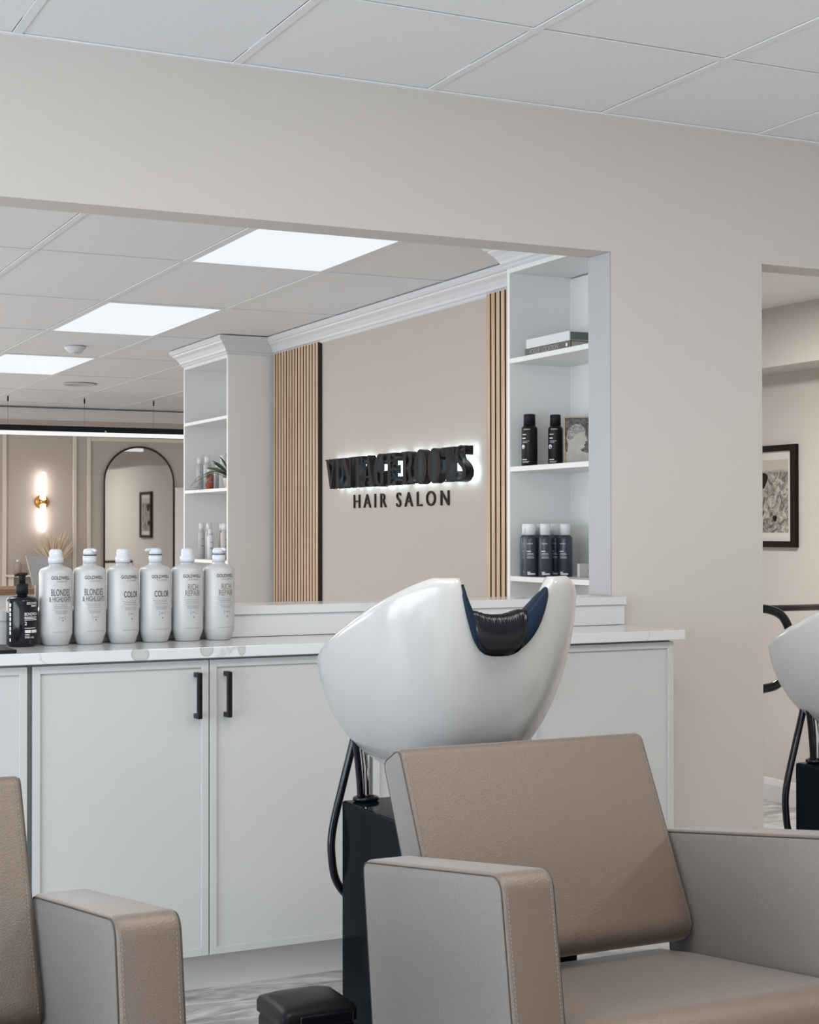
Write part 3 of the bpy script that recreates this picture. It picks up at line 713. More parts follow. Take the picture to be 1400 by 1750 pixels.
# ---------------------------------------------------------------- bottles on the counter
def shampoo(x, y, rot, kind, lines, label, name):
    t = thing('shampoo_bottle' if kind == 'cap' else 'conditioner_bottle', label, 'bottle', (x, y, .8995), 'large white hair product bottles on the counter')
    bm = bmesh.new()
    lathe(bm, [(0, 0), (.030, 0), (.033, .002), (.0410, .026), (.0430, .034), (.0430, .196), (.0415, .203), (.036, .209), (.020, .215), (.017, .217), (.017, .222), (0, .222)], 36)
    bm2(name, bm, M['bottlew'], t, True)
    if kind == 'cap':
        bm = bmesh.new(); lathe(bm, [(0, .2225), (.0195, .2225), (.0195, .238), (.0165, .240), (.0165, .252), (.0150, .258), (.010, .2605), (0, .261)], 28); bm2('cap', bm, M['capw'], t, True)
    else:
        bm = bmesh.new(); lathe(bm, [(0, .2225), (.0175, .2225), (.0175, .242), (0, .242)], 28); bm2('collar', bm, M['capw'], t, True)
        bm = bmesh.new(); lathe(bm, [(0, .2422), (.0178, .2422), (.0178, .2442), (0, .2442)], 28); bm2('seal_ring', bm, M['navy'], t, True)
        bm = bmesh.new(); lathe(bm, [(0, .2444), (.0165, .2444), (.0168, .252), (.0150, .259), (.009, .262), (0, .2625)], 28)
        a = rot + (PI if kind == 'pumpL' else -PI / 2 + .3)
        dx, dy = math.cos(a), math.sin(a)
        tube(bm, [(dx * .010, dy * .010, .2575), (dx * .024, dy * .024, .2570), (dx * .0285, dy * .0285, .2545)], [.0055, .0045, .0035], 10)
        bm2('pump_head', bm, M['capw'], t, True)
    u = rot * .0430
    it = [('t', 'GOLDWELL', u, .1790, .0086, .051)]
    dk = []
    md = []
    lt = [('t', 'DUALSENSES', u + .003, .1715, .0042, .030)]
    wid = .052
    if lines[0] == 'BLONDES':
        md = [('t', 'BLONDES', u + .000, .1350, .0170, .052), ('t', '& HIGHLIGHTS', u, .1190, .0125, .062)]
    elif lines[0] == 'COLOR':
        dk = [('t', 'COLOR', u + .003, .1275, .0155, .042)]
    else:
        md = [('t', 'RICH', u + .002, .1450, .0150, .029), ('t', 'REPAIR', u + .002, .1275, .0150, .043)]
    zz = .1165 if lines[0] == 'BLONDES' else .1225
    bars = [('b', u, zz, .054, .0006)]
    for j in range(3): bars.append(('b', u + .002 * (j - 1), zz - .0055 - .0045 * j, .040 - .005 * (j % 2), .0014))
    bars.append(('b', u, zz - .0195, .054, .0006))
    for j in range(3): bars.append(('b', u + .002, zz - .0235 - .0032 * j, .036 - .003 * j, .0012))
    for q in (-1, 1):
        bars += [('b', u + .003 + q * .006, zz - .041, .006, .0009), ('b', u + .003 + q * .008, zz - .0375, .002, .003), ('b', u + .003 + q * .008, zz - .0445, .002, .003)]
    bars.append(('b', u + .003, zz - .041, .006, .003))
    lt += [('t', '# ALL FOR HAIR', u + .002, .036, .0045, .048)] if False else [('b', u + .002, .037, .046, .0022)]
    def Z(L_): return [((q[0], q[1], q[2], q[3] * .955) + tuple(q[4:])) if q[0] == 't' else ((q[0], q[1], q[2] * .955) + tuple(q[3:])) for q in L_]
    it, dk, md, bars, lt = Z(it), Z(dk), Z(md), Z(bars), Z(lt)
    wrap_print('brand_print', it + dk, .0430, M['txtdark'], t)
    if md: wrap_print('title_print', md, .0430, M['txtgrey'] if lines[0] == 'BLONDES' else M['txttaupe'], t)
    wrap_print('fine_print', bars, .0430, M['txtlight'], t)
    wrap_print('pale_print', lt, .0430, M['txtpale'], t)
    wrap_print('dot_mark', [('d', u + .004, .065, .0017)], .0430, M['maroon'], t)
    for ch in t.children:
        if 'print' not in ch.name and 'mark' not in ch.name:
            for v in ch.data.vertices: v.co.z *= .955
    return t
bx = [(.950 + .0890 * k, 4.066) for k in range(6)]
shampoo(*bx[0], .10, 'cap', ['BLONDES'], 'white bottle with capped top and BLONDES print, beside the black bottle', 'bottle_body')
shampoo(*bx[1], .05, 'pump', ['BLONDES'], 'white bottle with pump and BLONDES print, second from the left', 'bottle_body')
shampoo(*bx[2], .22, 'cap', ['COLOR'], 'white bottle with capped top and COLOR print', 'bottle_body')
shampoo(*bx[3], .08, 'pumpL', ['COLOR'], 'white bottle with COLOR print and pump spout pointing left', 'bottle_body')
shampoo(*bx[4], .02, 'cap', ['RICH'], 'white bottle with capped top and RICH REPAIR print', 'bottle_body')
shampoo(*bx[5], .14, 'pump', ['RICH'], 'rightmost white bottle, with pump and RICH REPAIR print', 'bottle_body')
# pump spout behind the first bottle
# black treatment bottle
t = thing('treatment_bottle', 'black pump bottle with white BONDPRO print, left of the white bottles', 'bottle', (.862, 4.062, .8995))
bm = bmesh.new(); lathe(bm, [(0, 0), (.034, 0), (.038, .003), (.040, .009), (.040, .116), (.038, .123), (.030, .127), (.016, .130), (.014, .131), (.014, .134), (0, .134)], 36); bm2('bottle_body', bm, M['blackg'], t, True)
bm = bmesh.new(); lathe(bm, [(0, .1345), (.0155, .1345), (.0155, .160), (.012, .161), (0, .161)], 24); bm2('collar', bm, M['blackm'], t, True)
bm = bmesh.new(); lathe(bm, [(0, .1615), (.0085, .1615), (.0090, .180), (.0085, .183), (0, .183)], 20)
lathe(bm, [(0, .181), (.011, .181), (.012, .186), (.007, .188), (0, .188)], 20); tube(bm, [(0, 0, .1845), (-.012, -.004, .1845), (-.020, -.007, .1815)], [.005, .004, .003], 8); tube(bm, [(0, 0, .1845), (.014, .004, .1855)], [.005, .003], 8)
bm2('pump_head', bm, M['blackm'], t, True)
u = .014
wrap_print('label_print', [('t', 'GOLDWELL', u + .006, .1085, .0058, .034), ('b', u + .010, .1045, .016, .003),
    ('t', 'BONDPRO+', u + .004, .0800, .0078, .040), ('b', u + .002, .0760, .037, .0018), ('b', u + .002, .0725, .037, .0018), ('b', u + .002, .0690, .037, .0018),
    ('t', '2', u - .013, .0560, .0088, .006), ('b', u, .0480, .032, .0016), ('b', u - .007, .0395, .016, .0075), ('b', u + .012, .0395, .018, .0075),
    ('t', '500 mL', u - .002, .0225, .0050, .026), ('b', u - .009, .0310, .012, .002)] +
    [('b', -.041, z, .006, .009) for z in (.036, .047, .059, .071, .083, .095, .107)] + [('b', -.041, .018, .005, .008)], .040, M['txtwhite'], t)
# tray at the left edge
bm = bmesh.new(); bxb(bm, .60, .802, 3.838, 4.00, .8995, .9075, .001); bmesh.ops.recalc_face_normals(bm, faces=bm.faces)
tag(bm2('tray', bm, M['black']), 'flat black tray on the counter at the left edge', 'tray')

# ---------------------------------------------------------------- shelf goods, near unit
def can(x, y, z, rot, label, capm, bodym, h, r, name='hair_spray_can', cat='can', group=None, prints=()):
    t = thing(name, label, cat, (x, y, z + .0005), group)
    hc = h * .215
    bm = bmesh.new(); lathe(bm, [(0, 0), (r * .96, 0), (r, .002), (r, h * .70), (r * .97, h * .735), (r * .82, h * .765), (r * .70, h - hc), (0, h - hc)], 26); bm2('can_body', bm, bodym, t, True)
    bm = bmesh.new(); lathe(bm, [(0, h - hc + .0004), (r * .74, h - hc + .0004), (r * .72, h - .003), (r * .66, h), (0, h)], 24); bm2('cap', bm, capm, t, True)
    if prints: wrap_print('label_print', [((q[0], q[1], q[2] + rot * r) + tuple(q[3:])) if q[0] == 't' else ((q[0], q[1] + rot * r) + tuple(q[2:])) for q in prints], r, M['txtwhite'], t, ang0=-PI / 2 - .35)
    return t
GB = 'tall black bottles on the middle shelf'
pb = [('b', -.016, .118, .018, .003), ('b', -.018, .104, .016, .004), ('b', -.010, .093, .028, .0012), ('b', -.014, .088, .02, .0012), ('d', -.022, .072, .0085), ('b', -.016, .024, .022, .003), ('b', -.010, .017, .03, .0012), ('b', -.012, .013, .026, .0012), ('t', 'SESSION', -.006, .135, .004, .026)]
can(2.965, 5.075, 1.434, -.35, 'tall black bottle, left of the two on the middle shelf', M['blackm'], M['black'], .195, .0300, 'styling_bottle', 'bottle', GB, pb)
can(3.045, 5.02, 1.434, -.2, 'tall black bottle next to the framed bust picture', M['blackm'], M['black'], .192, .0275, 'styling_bottle', 'bottle', GB, pb)
# framed bust picture
t = thing('bust_picture', 'small gilt-framed black and white picture of a classical bust', 'picture', (3.046, 4.962, 1.4345))
pw, ph = .135, .180
bm = bmesh.new(); w = .004
for a, b, c, d in ((0, w, 0, ph), (pw - w, pw, 0, ph), (w, pw - w, 0, w), (w, pw - w, ph - w, ph)): bxb(bm, a, b, -.012, .008, c, d)
fr = bm2('frame', bm, mat('gilt frame', (.45, .33, .17, 1), .4, metal=.3), t)
bm = bmesh.new(); bxb(bm, w, pw - w, -.004, .006, w, ph - w); bm2('photo_background', bm, art_mat('foliage print', 55, (.025, .022, .02, 1), (.20, .18, .165, 1)), t)
head = [(.006, .03), (.020, .012), (.090, .012), (.112, .030), (.090, .045), (.066, .052), (.062, .060), (.072, .064), (.078, .070), (.074, .076), (.080, .082), (.078, .088), (.088, .092), (.084, .102), (.078, .112), (.080, .128), (.072, .138), (.060, .150), (.040, .152), (.022, .142), (.012, .125), (.010, .100), (.016, .075), (.014, .055)]
sh = [(.004, .004), (.060, .004), (.112, .004), (.134, .004), (.128, .030), (.105, .040), (.075, .050), (.040, .040), (.010, .050), (.004, .060)]
ms = mat('marble print', (.50, .475, .44, 1), .6, var=.3, vscale=38); mh = art_mat('carved hair print', 90, (.12, .11, .10, 1), (.50, .47, .44, 1))
bm = bmesh.new(); bm.faces.new([bm.verts.new((x, -.0047, z)) for x, z in head]); bm.faces.new([bm.verts.new((x, -.0045, z)) for x, z in sh]); bm2('bust_print', bm, ms, t)
bm = bmesh.new(); bm.faces.new([bm.verts.new((x, -.0050, z)) for x, z in [(.010, .104), (.012, .125), (.022, .142), (.040, .153), (.060, .152), (.074, .140), (.080, .128), (.074, .124), (.056, .122), (.042, .112), (.034, .100), (.022, .094)]]); bm2('hair_print', bm, mh, t)
t.rotation_euler = (0, 0, R(-30))
# books
def book(y0, y1, x0, x1, z, h, cover, label, rot=0):
    t = thing('book', label, 'book', ((x0 + x1) / 2, (y0 + y1) / 2, z + .0003), 'books stacked on the top shelf')
    a, b = (x1 - x0) / 2, (y1 - y0) / 2
    bm = bmesh.new(); bxb(bm, -a, a, -b, b, 0, .003); bxb(bm, -a, a, -b, b, h - .003, h); bxb(bm, -a, -a + .004, -b, b, .003, h - .003); bm2('cover', bm, cover, t)
    return t, a, b
t, a, b = book(4.735, 5.055, 2.935, 3.165, 1.842, .028, M['bookg'], 'dark book lying under the white one, spine reading VOGUE LOCATION')
bm = bmesh.new(); bxb(bm, -a + .0042, a - .003, -b + .003, b - .003, .0032, .0248); bm2('pages', bm, M['page'], t)
V, F, w = text_geo('VOGUE: LOCATION', .018, .95); k = .205 / w
bm = bmesh.new(); vs = [bm.verts.new((-a - .0004, .235 / 2 - .0 - x * k + .012, .005 + y_)) for x, y_ in V]
for q in F:
    try: bm.faces.new([vs[i] for i in q])
    except ValueError: pass
me = bpy.data.meshes.new('spine_title'); bm.to_mesh(me); bm.free(); link('spine_title', me, M['page'], t)
bm = bmesh.new(); bm.faces.new([bm.verts.new((-a - .0004, -.134 + .007 * math.cos(k_ * PI / 6), .014 + .007 * math.sin(k_ * PI / 6))) for k_ in range(12)]); bm2('spine_dot', bm, M['txtwhite'], t)
t, a, b = book(4.745, 5.050, 2.937, 3.160, 1.8705, .034, M['bookw'], 'white book lying on top of the dark one')
bm = bmesh.new(); bxb(bm, -a + .0042, a - .003, -b + .001, b - .003, .0032, .0308); bm2('pages', bm, M['bookgreen'], t)
# dark cans with white caps
GC = 'slate hair spray cans with white caps on the lower shelf'
pc = [('t', 'session', -.006, .120, .0055, .022), ('b', -.010, .094, .016, .003), ('b', -.004, .086, .024, .0015), ('b', -.004, .081, .028, .0015), ('b', -.004, .073, .026, .0015), ('b', -.003, .069, .028, .0015), ('b', -.010, .016, .012, .004), ('b', .0, .010, .03, .006)]
for i, (x, y, r_, lab) in enumerate([(2.960, 5.085, -.15, 'leftmost slate can with white cap on the lower shelf'), (2.943, 5.029, -.1, 'second slate can from the left, in the front row of the lower shelf'),
        (2.981, 4.988, -.1, 'middle slate can, nearest the front of the lower shelf'), (3.022, 5.086, .2, 'slate can half hidden behind the two front cans'),
        (3.047, 5.026, -.3, 'slate can behind the middle one, mostly hidden'), (3.053, 4.966, -.35, 'rightmost slate can, standing apart beside the white card')]):
    can(x, y, 1.0225, r_, lab, M['cap2'], M['can'], .196, .0270, group=GC, prints=pc)
t = thing('shelf_card', 'small white card block with a black mark, right of the slate cans', 'card', (3.058, 4.835, 1.023))
bm = bmesh.new(); bxb(bm, -.03, .07, -.008, .008, 0, .050, .001); bm2('card', bm, M['bottlew'], t)
V, F, w = text_geo('O', .013); bm = bmesh.new(); vs = [bm.verts.new((.006 + x * .8, -.0085, .018 + y_)) for x, y_ in V]
for q in F: bm.faces.new([vs[i] for i in q])
me = bpy.data.meshes.new('printed_mark'); bm.to_mesh(me); bm.free(); link('printed_mark', me, M['txtdark'], t)

# ---------------------------------------------------------------- shelf goods, far unit
def pale(x, y, z, h, r, m, label, group='pale bottles on the far shelves'):
    t = thing('pale_bottle', label, 'bottle', (x, y, z + .0005), group)
    bm = bmesh.new(); lathe(bm, [(0, 0), (r, 0), (r, h * .72), (r * .75, h * .78), (r * .62, h * .80), (0, h * .80)], 16); bm2('bottle_body', bm, m, t, True)
    bm = bmesh.new(); lathe(bm, [(0, h * .8003), (r * .7, h * .8003), (r * .7, h), (0, h)], 16); bm2('cap', bm, M['cap2'], t, True)
    wrap_print('label_print', [('b', 0, h * .55, r * .9, .004), ('b', 0, h * .36, r * .8, .008)], r, M['txtlight'], t)
pale(2.995, 9.08, 1.434, .20, .022, M['bottlew'], 'leftmost tall white bottle on the far middle shelf')
pale(3.010, 8.98, 1.434, .205, .024, M['bottlew'], 'tall white bottle beside the trailing plant, second from the left')
pale(3.035, 8.86, 1.434, .17, .022, M['bottlew'], 'shorter white bottle just behind the trailing leaves')
pale(2.965, 8.80, 1.434, .118, .022, M['red'], 'small amber bottle among the trailing leaves', None)
pale(3.02, 8.72, 1.434, .20, .026, M['cap2'], 'broad white bottle behind the plant leaves')
pale(2.990, 9.03, 1.0225, .215, .022, M['bottlew'], 'leftmost white bottle on the far lower shelf')
pale(3.010, 8.95, 1.0225, .215, .023, M['bottlew'], 'second white bottle on the far lower shelf')
pale(2.968, 8.80, 1.0225, .18, .018, M['cap2'], 'small cream bottle in front on the far lower shelf')
pale(3.04, 8.80, 1.0225, .21, .022, M['tan'], 'tan bottle between the white ones on the far lower shelf')
pale(3.01, 8.66, 1.0225, .212, .025, M['bottlew'], 'white bottle right of the tan one on the far lower shelf')
pale(3.03, 8.56, 1.0225, .212, .024, M['bottlew'], 'rightmost white bottle on the far lower shelf, by the side panel')
# trailing plant
t = thing('potted_plant', 'small potted plant with long green leaves on the far middle shelf', 'plant', (2.985, 8.50, 1.4345))
bm = bmesh.new(); lathe(bm, [(0, 0), (.030, 0), (.040, .05), (.043, .058), (.038, .058), (.036, .045), (0, .045)], 20); bm2('pot', bm, M['pot'], t, True)
bm = bmesh.new(); bmesh.ops.create_uvsphere(bm, u_segments=12, v_segments=8, radius=.033); bmesh.ops.scale(bm, vec=(1, 1, .5), verts=bm.verts); bm2('foliage_core', bm, M['leaf'], t, True, (0, 0, .062))
def leaf(base, tip, wid, m, sag=.01):
    b, e = Vector(base), Vector(tip); d = e - b; s = d.cross(Vector((0, 0, 1)));
    s = Vector((0, 1, 0)) if s.length < 1e-4 else s.normalized()
    s = (s * .6 + Vector((0, .6, .4))).normalized()
    bm = bmesh.new(); n = 6; L_ = []; C_ = []; R_ = []
    for i in range(n + 1):
        q = i / n; c = b + d * q + Vector((0, 0, sag * math.sin(PI * q))); w = wid * math.sin(PI * (q * .92 + .04)) ** .8
        L_.append(bm.verts.new(c + s * w)); C_.append(bm.verts.new(c - Vector((0, 0, w * .25)))); R_.append(bm.verts.new(c - s * w))
    for i in range(n): bm.faces.new((L_[i], L_[i + 1], C_[i + 1], C_[i])); bm.faces.new((C_[i], C_[i + 1], R_[i + 1], R_[i]))
    bm2('leaf', bm, m, t, True)
lp = [((0, 0, .07), (-.03, .10, .150), .012, 'leaf'), ((0, 0, .08), (-.02, .06, .185), .009, 'leaf'), ((0, 0, .09), (-.01, .02, .205), .007, 'leaf'),
      ((0, 0, .08), (.01, -.03, .18), .010, 'leaf'), ((0, 0, .07), (-.03, -.05, .13), .012, 'leaf'), ((0, 0, .07), (-.04, .15, .125), .015, 'leaf'),
      ((0, 0, .06), (-.04, .06, .10), .012, 'leaf'), ((-.02, .10, .10), (-.05, .19, .075), .014, 'leaf'), ((-.04, .10, .075), (-.055, .13, .015), .016, 'leafpale'),
      ((-.045, .19, .075), (-.055, .25, .055), .013, 'leafpale'), ((-.05, .23, .05), (-.06, .29, .015), .012, 'leafpale'), ((-.055, .17, .05), (-.082, .19, -.030), .008, 'leaf'),
      ((0, 0, .07), (-.05, -.01, .10), .013, 'leaf'), ((0, .02, .09), (-.03, .12, .165), .008, 'leaf'), ((0, 0, .06), (.02, .06, .16), .010, 'leaf'), ((-.03, .13, .07), (-.055, .20, .06), .006, 'leafpale')]
for b, e, w, m_ in lp: leaf((b[0] * 1.35, b[1] * 1.7, b[2]), (e[0] * 1.35, e[1] * 1.7, e[2]), w * 1.55, M[m_])
bm = bmesh.new(); tube(bm, catmull([(0, 0, .06), (-.054, .136, .09), (-.068, .272, .07), (-.074, .408, .045)]), .0018, 6); bm2('stem', bm, M['leaf'], t, True)

# ---------------------------------------------------------------- reception corner seen behind the bottles
t = thing('reception_desk', 'white reception desk with a brown wood top at far left', 'desk', (2.2, 11.3, 0))
box('desk_top', 1.6, 2.42, 11.0, 11.6, .745, .785, M['woodtop'], t, .002); box('desk_front', 1.62, 2.40, 11.03, 11.57, 0, .7445, M['trim'], t)
t = thing('computer_monitor', 'grey back of a computer screen behind the first white bottle', 'monitor', (2.50, 11.2, .0))
bm = bmesh.new(); q = [(-.095, 1.010), (.10, 1.008), (.085, .80), (-.045, .80)]
a_ = [bm.verts.new((x, 0, z)) for x, z in q]; b_ = [bm.verts.new((x, .022, z)) for x, z in q]
bm.faces.new(a_); bm.faces.new(b_[::-1])
for i in range(4): bm.faces.new((a_[i], b_[i], b_[(i + 1) % 4], a_[(i + 1) % 4]))
bm2('screen_back', bm, M['greyscreen'], t)
bm = bmesh.new(); bxb(bm, -.02, .02, .022, .04, .62, .86); bxb(bm, -.09, .09, -.04, .10, .60, .615); bm2('stand', bm, M['greyscreen'], t)
t2 = thing('side_table', 'low white side table under the grey monitor', 'table', (2.50, 11.2, 0))
box('table_top', 2.425, 2.80, 11.0, 11.45, .575, .5995, M['trim'], t2, .002)
for x, y in ((2.45, 11.03), (2.77, 11.03), (2.45, 11.42), (2.77, 11.42)): box('leg', x - .015, x + .015, y - .015, y + .015, 0, .5745, M['trim'], t2)
t = thing('wall_shelf', 'small cream wall shelf behind the black bottle', 'shelf', (2.93, 13.83, .78))
box('board', 2.80, 3.07, 13.72, 13.919, .785, .805, M['cream'], t, .002); box('bracket', 3.03, 3.045, 13.75, 13.919, .60, .7845, M['cream'], t); box('bracket', 2.83, 2.845, 13.75, 13.919, .60, .7845, M['cream'], t)
for x, lab in ((2.89, 'left of two tan bottles on the small wall shelf'), (2.995, 'right of two tan bottles on the small wall shelf')):
    t = thing('tan_bottle', lab, 'bottle', (x, 13.80, .8055), 'tan bottles on the wall shelf')
    bm = bmesh.new(); lathe(bm, [(0, 0), (.032, 0), (.034, .085), (.024, .105), (0, .107)], 18); bm2('bottle_body', bm, M['tan'], t, True)
    bm = bmesh.new(); lathe(bm, [(0, .1075), (.014, .1075), (.012, .130), (0, .131)], 14); bm2('cap', bm, M['cap2'], t, True)
t = thing('pampas_vase', 'pale vase of dried pampas grass below the sconce', 'vase', (3.19, 13.75, 0))
bm = bmesh.new(); lathe(bm, [(0, .42), (.07, .42), (.10, .52), (.10, .66), (.05, .80), (.04, .86), (.03, .86), (.035, .80), (0, .70)], 24); bm2('vase', bm, M['pot'], t, True)
rr = random.Random(5); bm = bmesh.new()
for i in range(80):
    a = rr.uniform(0, 2 * PI); s = rr.uniform(.02, .21); h = rr.uniform(.18, .36)
    p1 = Vector((0, 0, .80)); p2 = Vector((math.cos(a) * s * .4, math.sin(a) * s * .25, .84 + h * .45)); p3 = Vector((math.cos(a) * s, math.sin(a) * s * .4, .84 + h))
    tube(bm, catmull([p1, p2, p3], 4), [.001, .001, .0012, .0018, .003, .0045, .0052, .0035, .001], 5)
o = bm2('grass_plumes', bm, M['pampas'], t, True); o['kind'] = 'stuff'
t2 = thing('plant_stand', 'low white stand carrying the pampas vase', 'table', (3.19, 13.75, 0))
box('stand_top', 2.98, 3.40, 13.58, 13.91, .395, .4195, M['trim'], t2, .002)
for x in (3.0, 3.38):
    for y in (13.6, 13.89): box('leg', x - .012, x + .012, y - .012, y + .012, 0, .3945, M['trim'], t2)
t = thing('white_cupboard', 'pale grey cupboard edge between the mirror and far shelves', 'cupboard', (4.62, 13.9, 0))
box('body', 4.345, 4.92, 13.875, 13.918, 0.02, 1.585, M['shelf'], t, .003); box('door', 4.347, 4.918, 13.862, 13.8745, .04, 1.575, M['shelf'], t, .002)

# ---------------------------------------------------------------- entry beyond the doorway
t = thing('framed_photograph', 'black framed black and white landscape photograph beyond the doorway', 'picture', (XR, 7.54, 1.39))
y0, y1, z0, z1 = 7.297, 7.80, 1.088, 1.700; w = .048
bm = bmesh.new()
bxb(bm, XR - .03, XR, y0, y0 + w, z0, z1, .003); bxb(bm, XR - .03, XR, y1 - w, y1, z0, z1, .003)
bxb(bm, XR - .03, XR, y0 + w, y1 - w, z0, z0 + w * .75, .003); bxb(bm, XR - .03, XR, y0 + w, y1 - w, z1 - w * .75, z1, .003)
bm2('frame', bm, M['brownframe'], t, loc=-t.location)
box('mat_board', XR - .012, XR - .004, y0 + w, y1 - w, z0 + .036, z1 - .036, M['paper'], t)
o = box('photo_print', XR - .0135, XR - .0121, 7.350 + .03, 7.715, 1.176, 1.614, art_mat('ruins print', 17, (.02, .016, .013, 1), (.50, .44, .38, 1), .145), t)
bm = bmesh.new()
for cy, cz, ry, rz in ((7.64, 1.49, .07, .06), (7.66, 1.28, .05, .04), (7.50, 1.26, .018, .022)):
    bm.faces.new([bm.verts.new((XR - .0140, cy + ry * math.cos(a) * (1 + .2 * math.sin(3 * a)), cz + rz * math.sin(a) * (1 + .15 * math.cos(2 * a)))) for a in [2 * PI * k / 18 for k in range(18)]])
bm2('dark_shapes_print', bm, M['brownframe'], t, loc=-t.location)
# handrails
t = thing('handrail', 'black tubular handrail with a looped end in the doorway', 'handrail', (3.55, 4.60, 0))
pts = catmull([(3.42, 4.60, .905), (3.62, 4.60, .905), (3.70, 4.60, .902), (3.765, 4.60, .875), (3.80, 4.60, .815), (3.803, 4.60, .75), (3.785, 4.60, .665), (3.74, 4.60, .625), (3.68, 4.60, .612), (3.60, 4.60, .610), (3.42, 4.60, .610)], 8)
bm = bmesh.new(); tube(bm, [Vector(p) - Vector((3.55, 4.60, 0)) for p in pts], .0165, 14); bm2('rail', bm, M['blackg'], t, True)
for x in (-.10,):
    bm = bmesh.new(); tube(bm, [(x, 0, 0), (x, 0, .90)], .016, 12); bm2('post', bm, M['blackg'], t, True)
bm = bmesh.new(); tube(bm, [(5.2, 6.9, .758), (6.098, 6.9, .758)], .0185, 14); tag_o = bm2('rail', bm, M['blackg'], None, True)
t = thing('ramp_handrail', 'straight black handrail crossing in front of the entry wall', 'handrail', (5.2, 6.9, -.44))
tag_o.parent = t; tag_o.location = -t.location; bm = bmesh.new(); tube(bm, [(5.2, 6.9, -.44), (5.2, 6.9, .758)], .0185, 12); bm2('post', bm, M['blackg'], t, True, -t.location)

# ---------------------------------------------------------------- shampoo chairs
def stitches(pts, step=.0062, ln=.0036, r=.00055, off=(0, 0, 0)):
    bm = bmesh.new(); P = [Vector(p) for p in pts]; d = 0; acc = 0
    for a, b in zip(P, P[1:]):
        L_ = (b - a).length; t_ = (b - a).normalized() if L_ > 0 else Vector((1, 0, 0))
        while acc < L_:
            p = a + t_ * acc; s = t_.cross(Vector((.3, .5, .8))).normalized() * r; u_ = t_.cross(s).normalized() * r; q = t_ * ln / 2
            vs = [bm.verts.new(p + x) for x in (-q - s, -q + s, q + s, q - s)]; v2 = [bm.verts.new(p + x) for x in (-q + u_, -q - u_, q - u_, q + u_)]
            bm.faces.new(vs); bm.faces.new(v2); acc += step
        acc -= L_
    return bm
def p3(prof, x): return [(x, p.x, p.y) for p in prof]
def chair(cx, label):
    t = thing('shampoo_chair', label, 'chair', (cx, 2.2, 0), 'taupe shampoo chairs')
    O_ = Vector((0, -2.2, 0))
    def add(name, bm, m, par=t, smooth=True): return bm2(name, bm, m, par, smooth, O_ if par is t else None)
    for s in (-1, 1):
        xo, xi = s * .355, s * .265; xa, xb = min(xo, xi), max(xo, xi)
        prof = arc_profile([(1.985, .700), (1.925, .33), (2.425, .26), (2.478, .628)], [.030, .02, .02, .022], 6)
        bm = bmesh.new(); slab(bm, prof, xa, xb, .010, 4)
        arm = add('armrest', bm, M['leather'])
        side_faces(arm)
        for x, sg in ((xa, -1), (xb, 1)):
            rim = inset2(prof, .0045)
            bm = bmesh.new(); tube(bm, p3(rim, x - sg * .0008), .0011, 6, closed=True); bm2('seam', bm, M['seam'], arm, True)
            fr_ = [p for p in inset2(prof, -.0002)]
            # stitched line down the front band
            n = len(fr_); frt = [p for p in fr_ if p.x < 2.02]
            frt = sorted(frt, key=lambda p: p.y)
            a, b = Vector((x - sg * .012, frt[0].x, frt[0].y)), None
            line = [(x - sg * .0085, 1.925 + (1.985 - 1.925) * k / 20 - .0006 + .0, .34 + (.672 - .34) * k / 20) for k in range(21)]
            line = [(l[0], 1.9255 + (l[2] - .33) * (.060 / .37) - .0008, l[2]) for l in line]
            o = bm2('stitching', stitches(line), M['thread'], arm); o['kind'] = 'stuff'
    # seat
    prof = arc_profile([(1.925, .478), (1.915, .355), (2.45, .29), (2.475, .405), (2.36, .4245)], [.05, .03, .02, .02, .10], 6)
    bm = bmesh.new(); slab(bm, prof, -.262, .262, .014, 4)
    add('seat', bm, M['leather'])
    # backrest, leaning back
    prof = arc_profile([(2.345, .455), (2.528, .812), (2.600, .775), (2.430, .425)], [.040, .022, .02, .025], 6)
    bm = bmesh.new(); slab(bm, prof, -.259, .259, .009, 4)
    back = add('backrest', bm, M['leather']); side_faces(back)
    for x, sg in ((-.259, -1), (.259, 1)):
        rim = inset2(prof, .0045); bm = bmesh.new(); tube(bm, p3(rim, x - sg * .0008), .0011, 6, closed=True); bm2('seam', bm, M['seam'], back, True)
        line = []
        for k in range(26):
            q = .06 + .90 * k / 25; line.append((x - sg * .0090, 2.345 + (2.528 - 2.345) * q - .0012, .455 + (.812 - .455) * q + .0006))
        o = bm2('stitching', stitches(line), M['thread'], back); o['kind'] = 'stuff'
    # brackets between seat and back, under-frame
    bm = bmesh.new()
    for x in (-.06, .0): bxb(bm, x - .018, x + .018, 2.44, 2.449, .30, .52, .001)
    add('back_bracket', bm, M['blackg'], smooth=False)
    bm = bmesh.new(); bxb(bm, -.30, .30, 2.02, 2.36, .03, .27, .004); add('base_frame', bm, M['blackm'], smooth=False)
    for x in (-.27, .27):
        for y in (2.06, 2.32):
            bm = bmesh.new(); lathe(bm, [(0, 0), (.022, 0), (.022, .03), (0, .03)], 14, (x, y, 0)); add('foot', bm, M['blackm'])
    return t
CX = 1.465
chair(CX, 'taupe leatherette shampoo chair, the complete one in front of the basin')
chair(CX - 1.19, 'taupe leatherette shampoo chair cut off by the left edge')

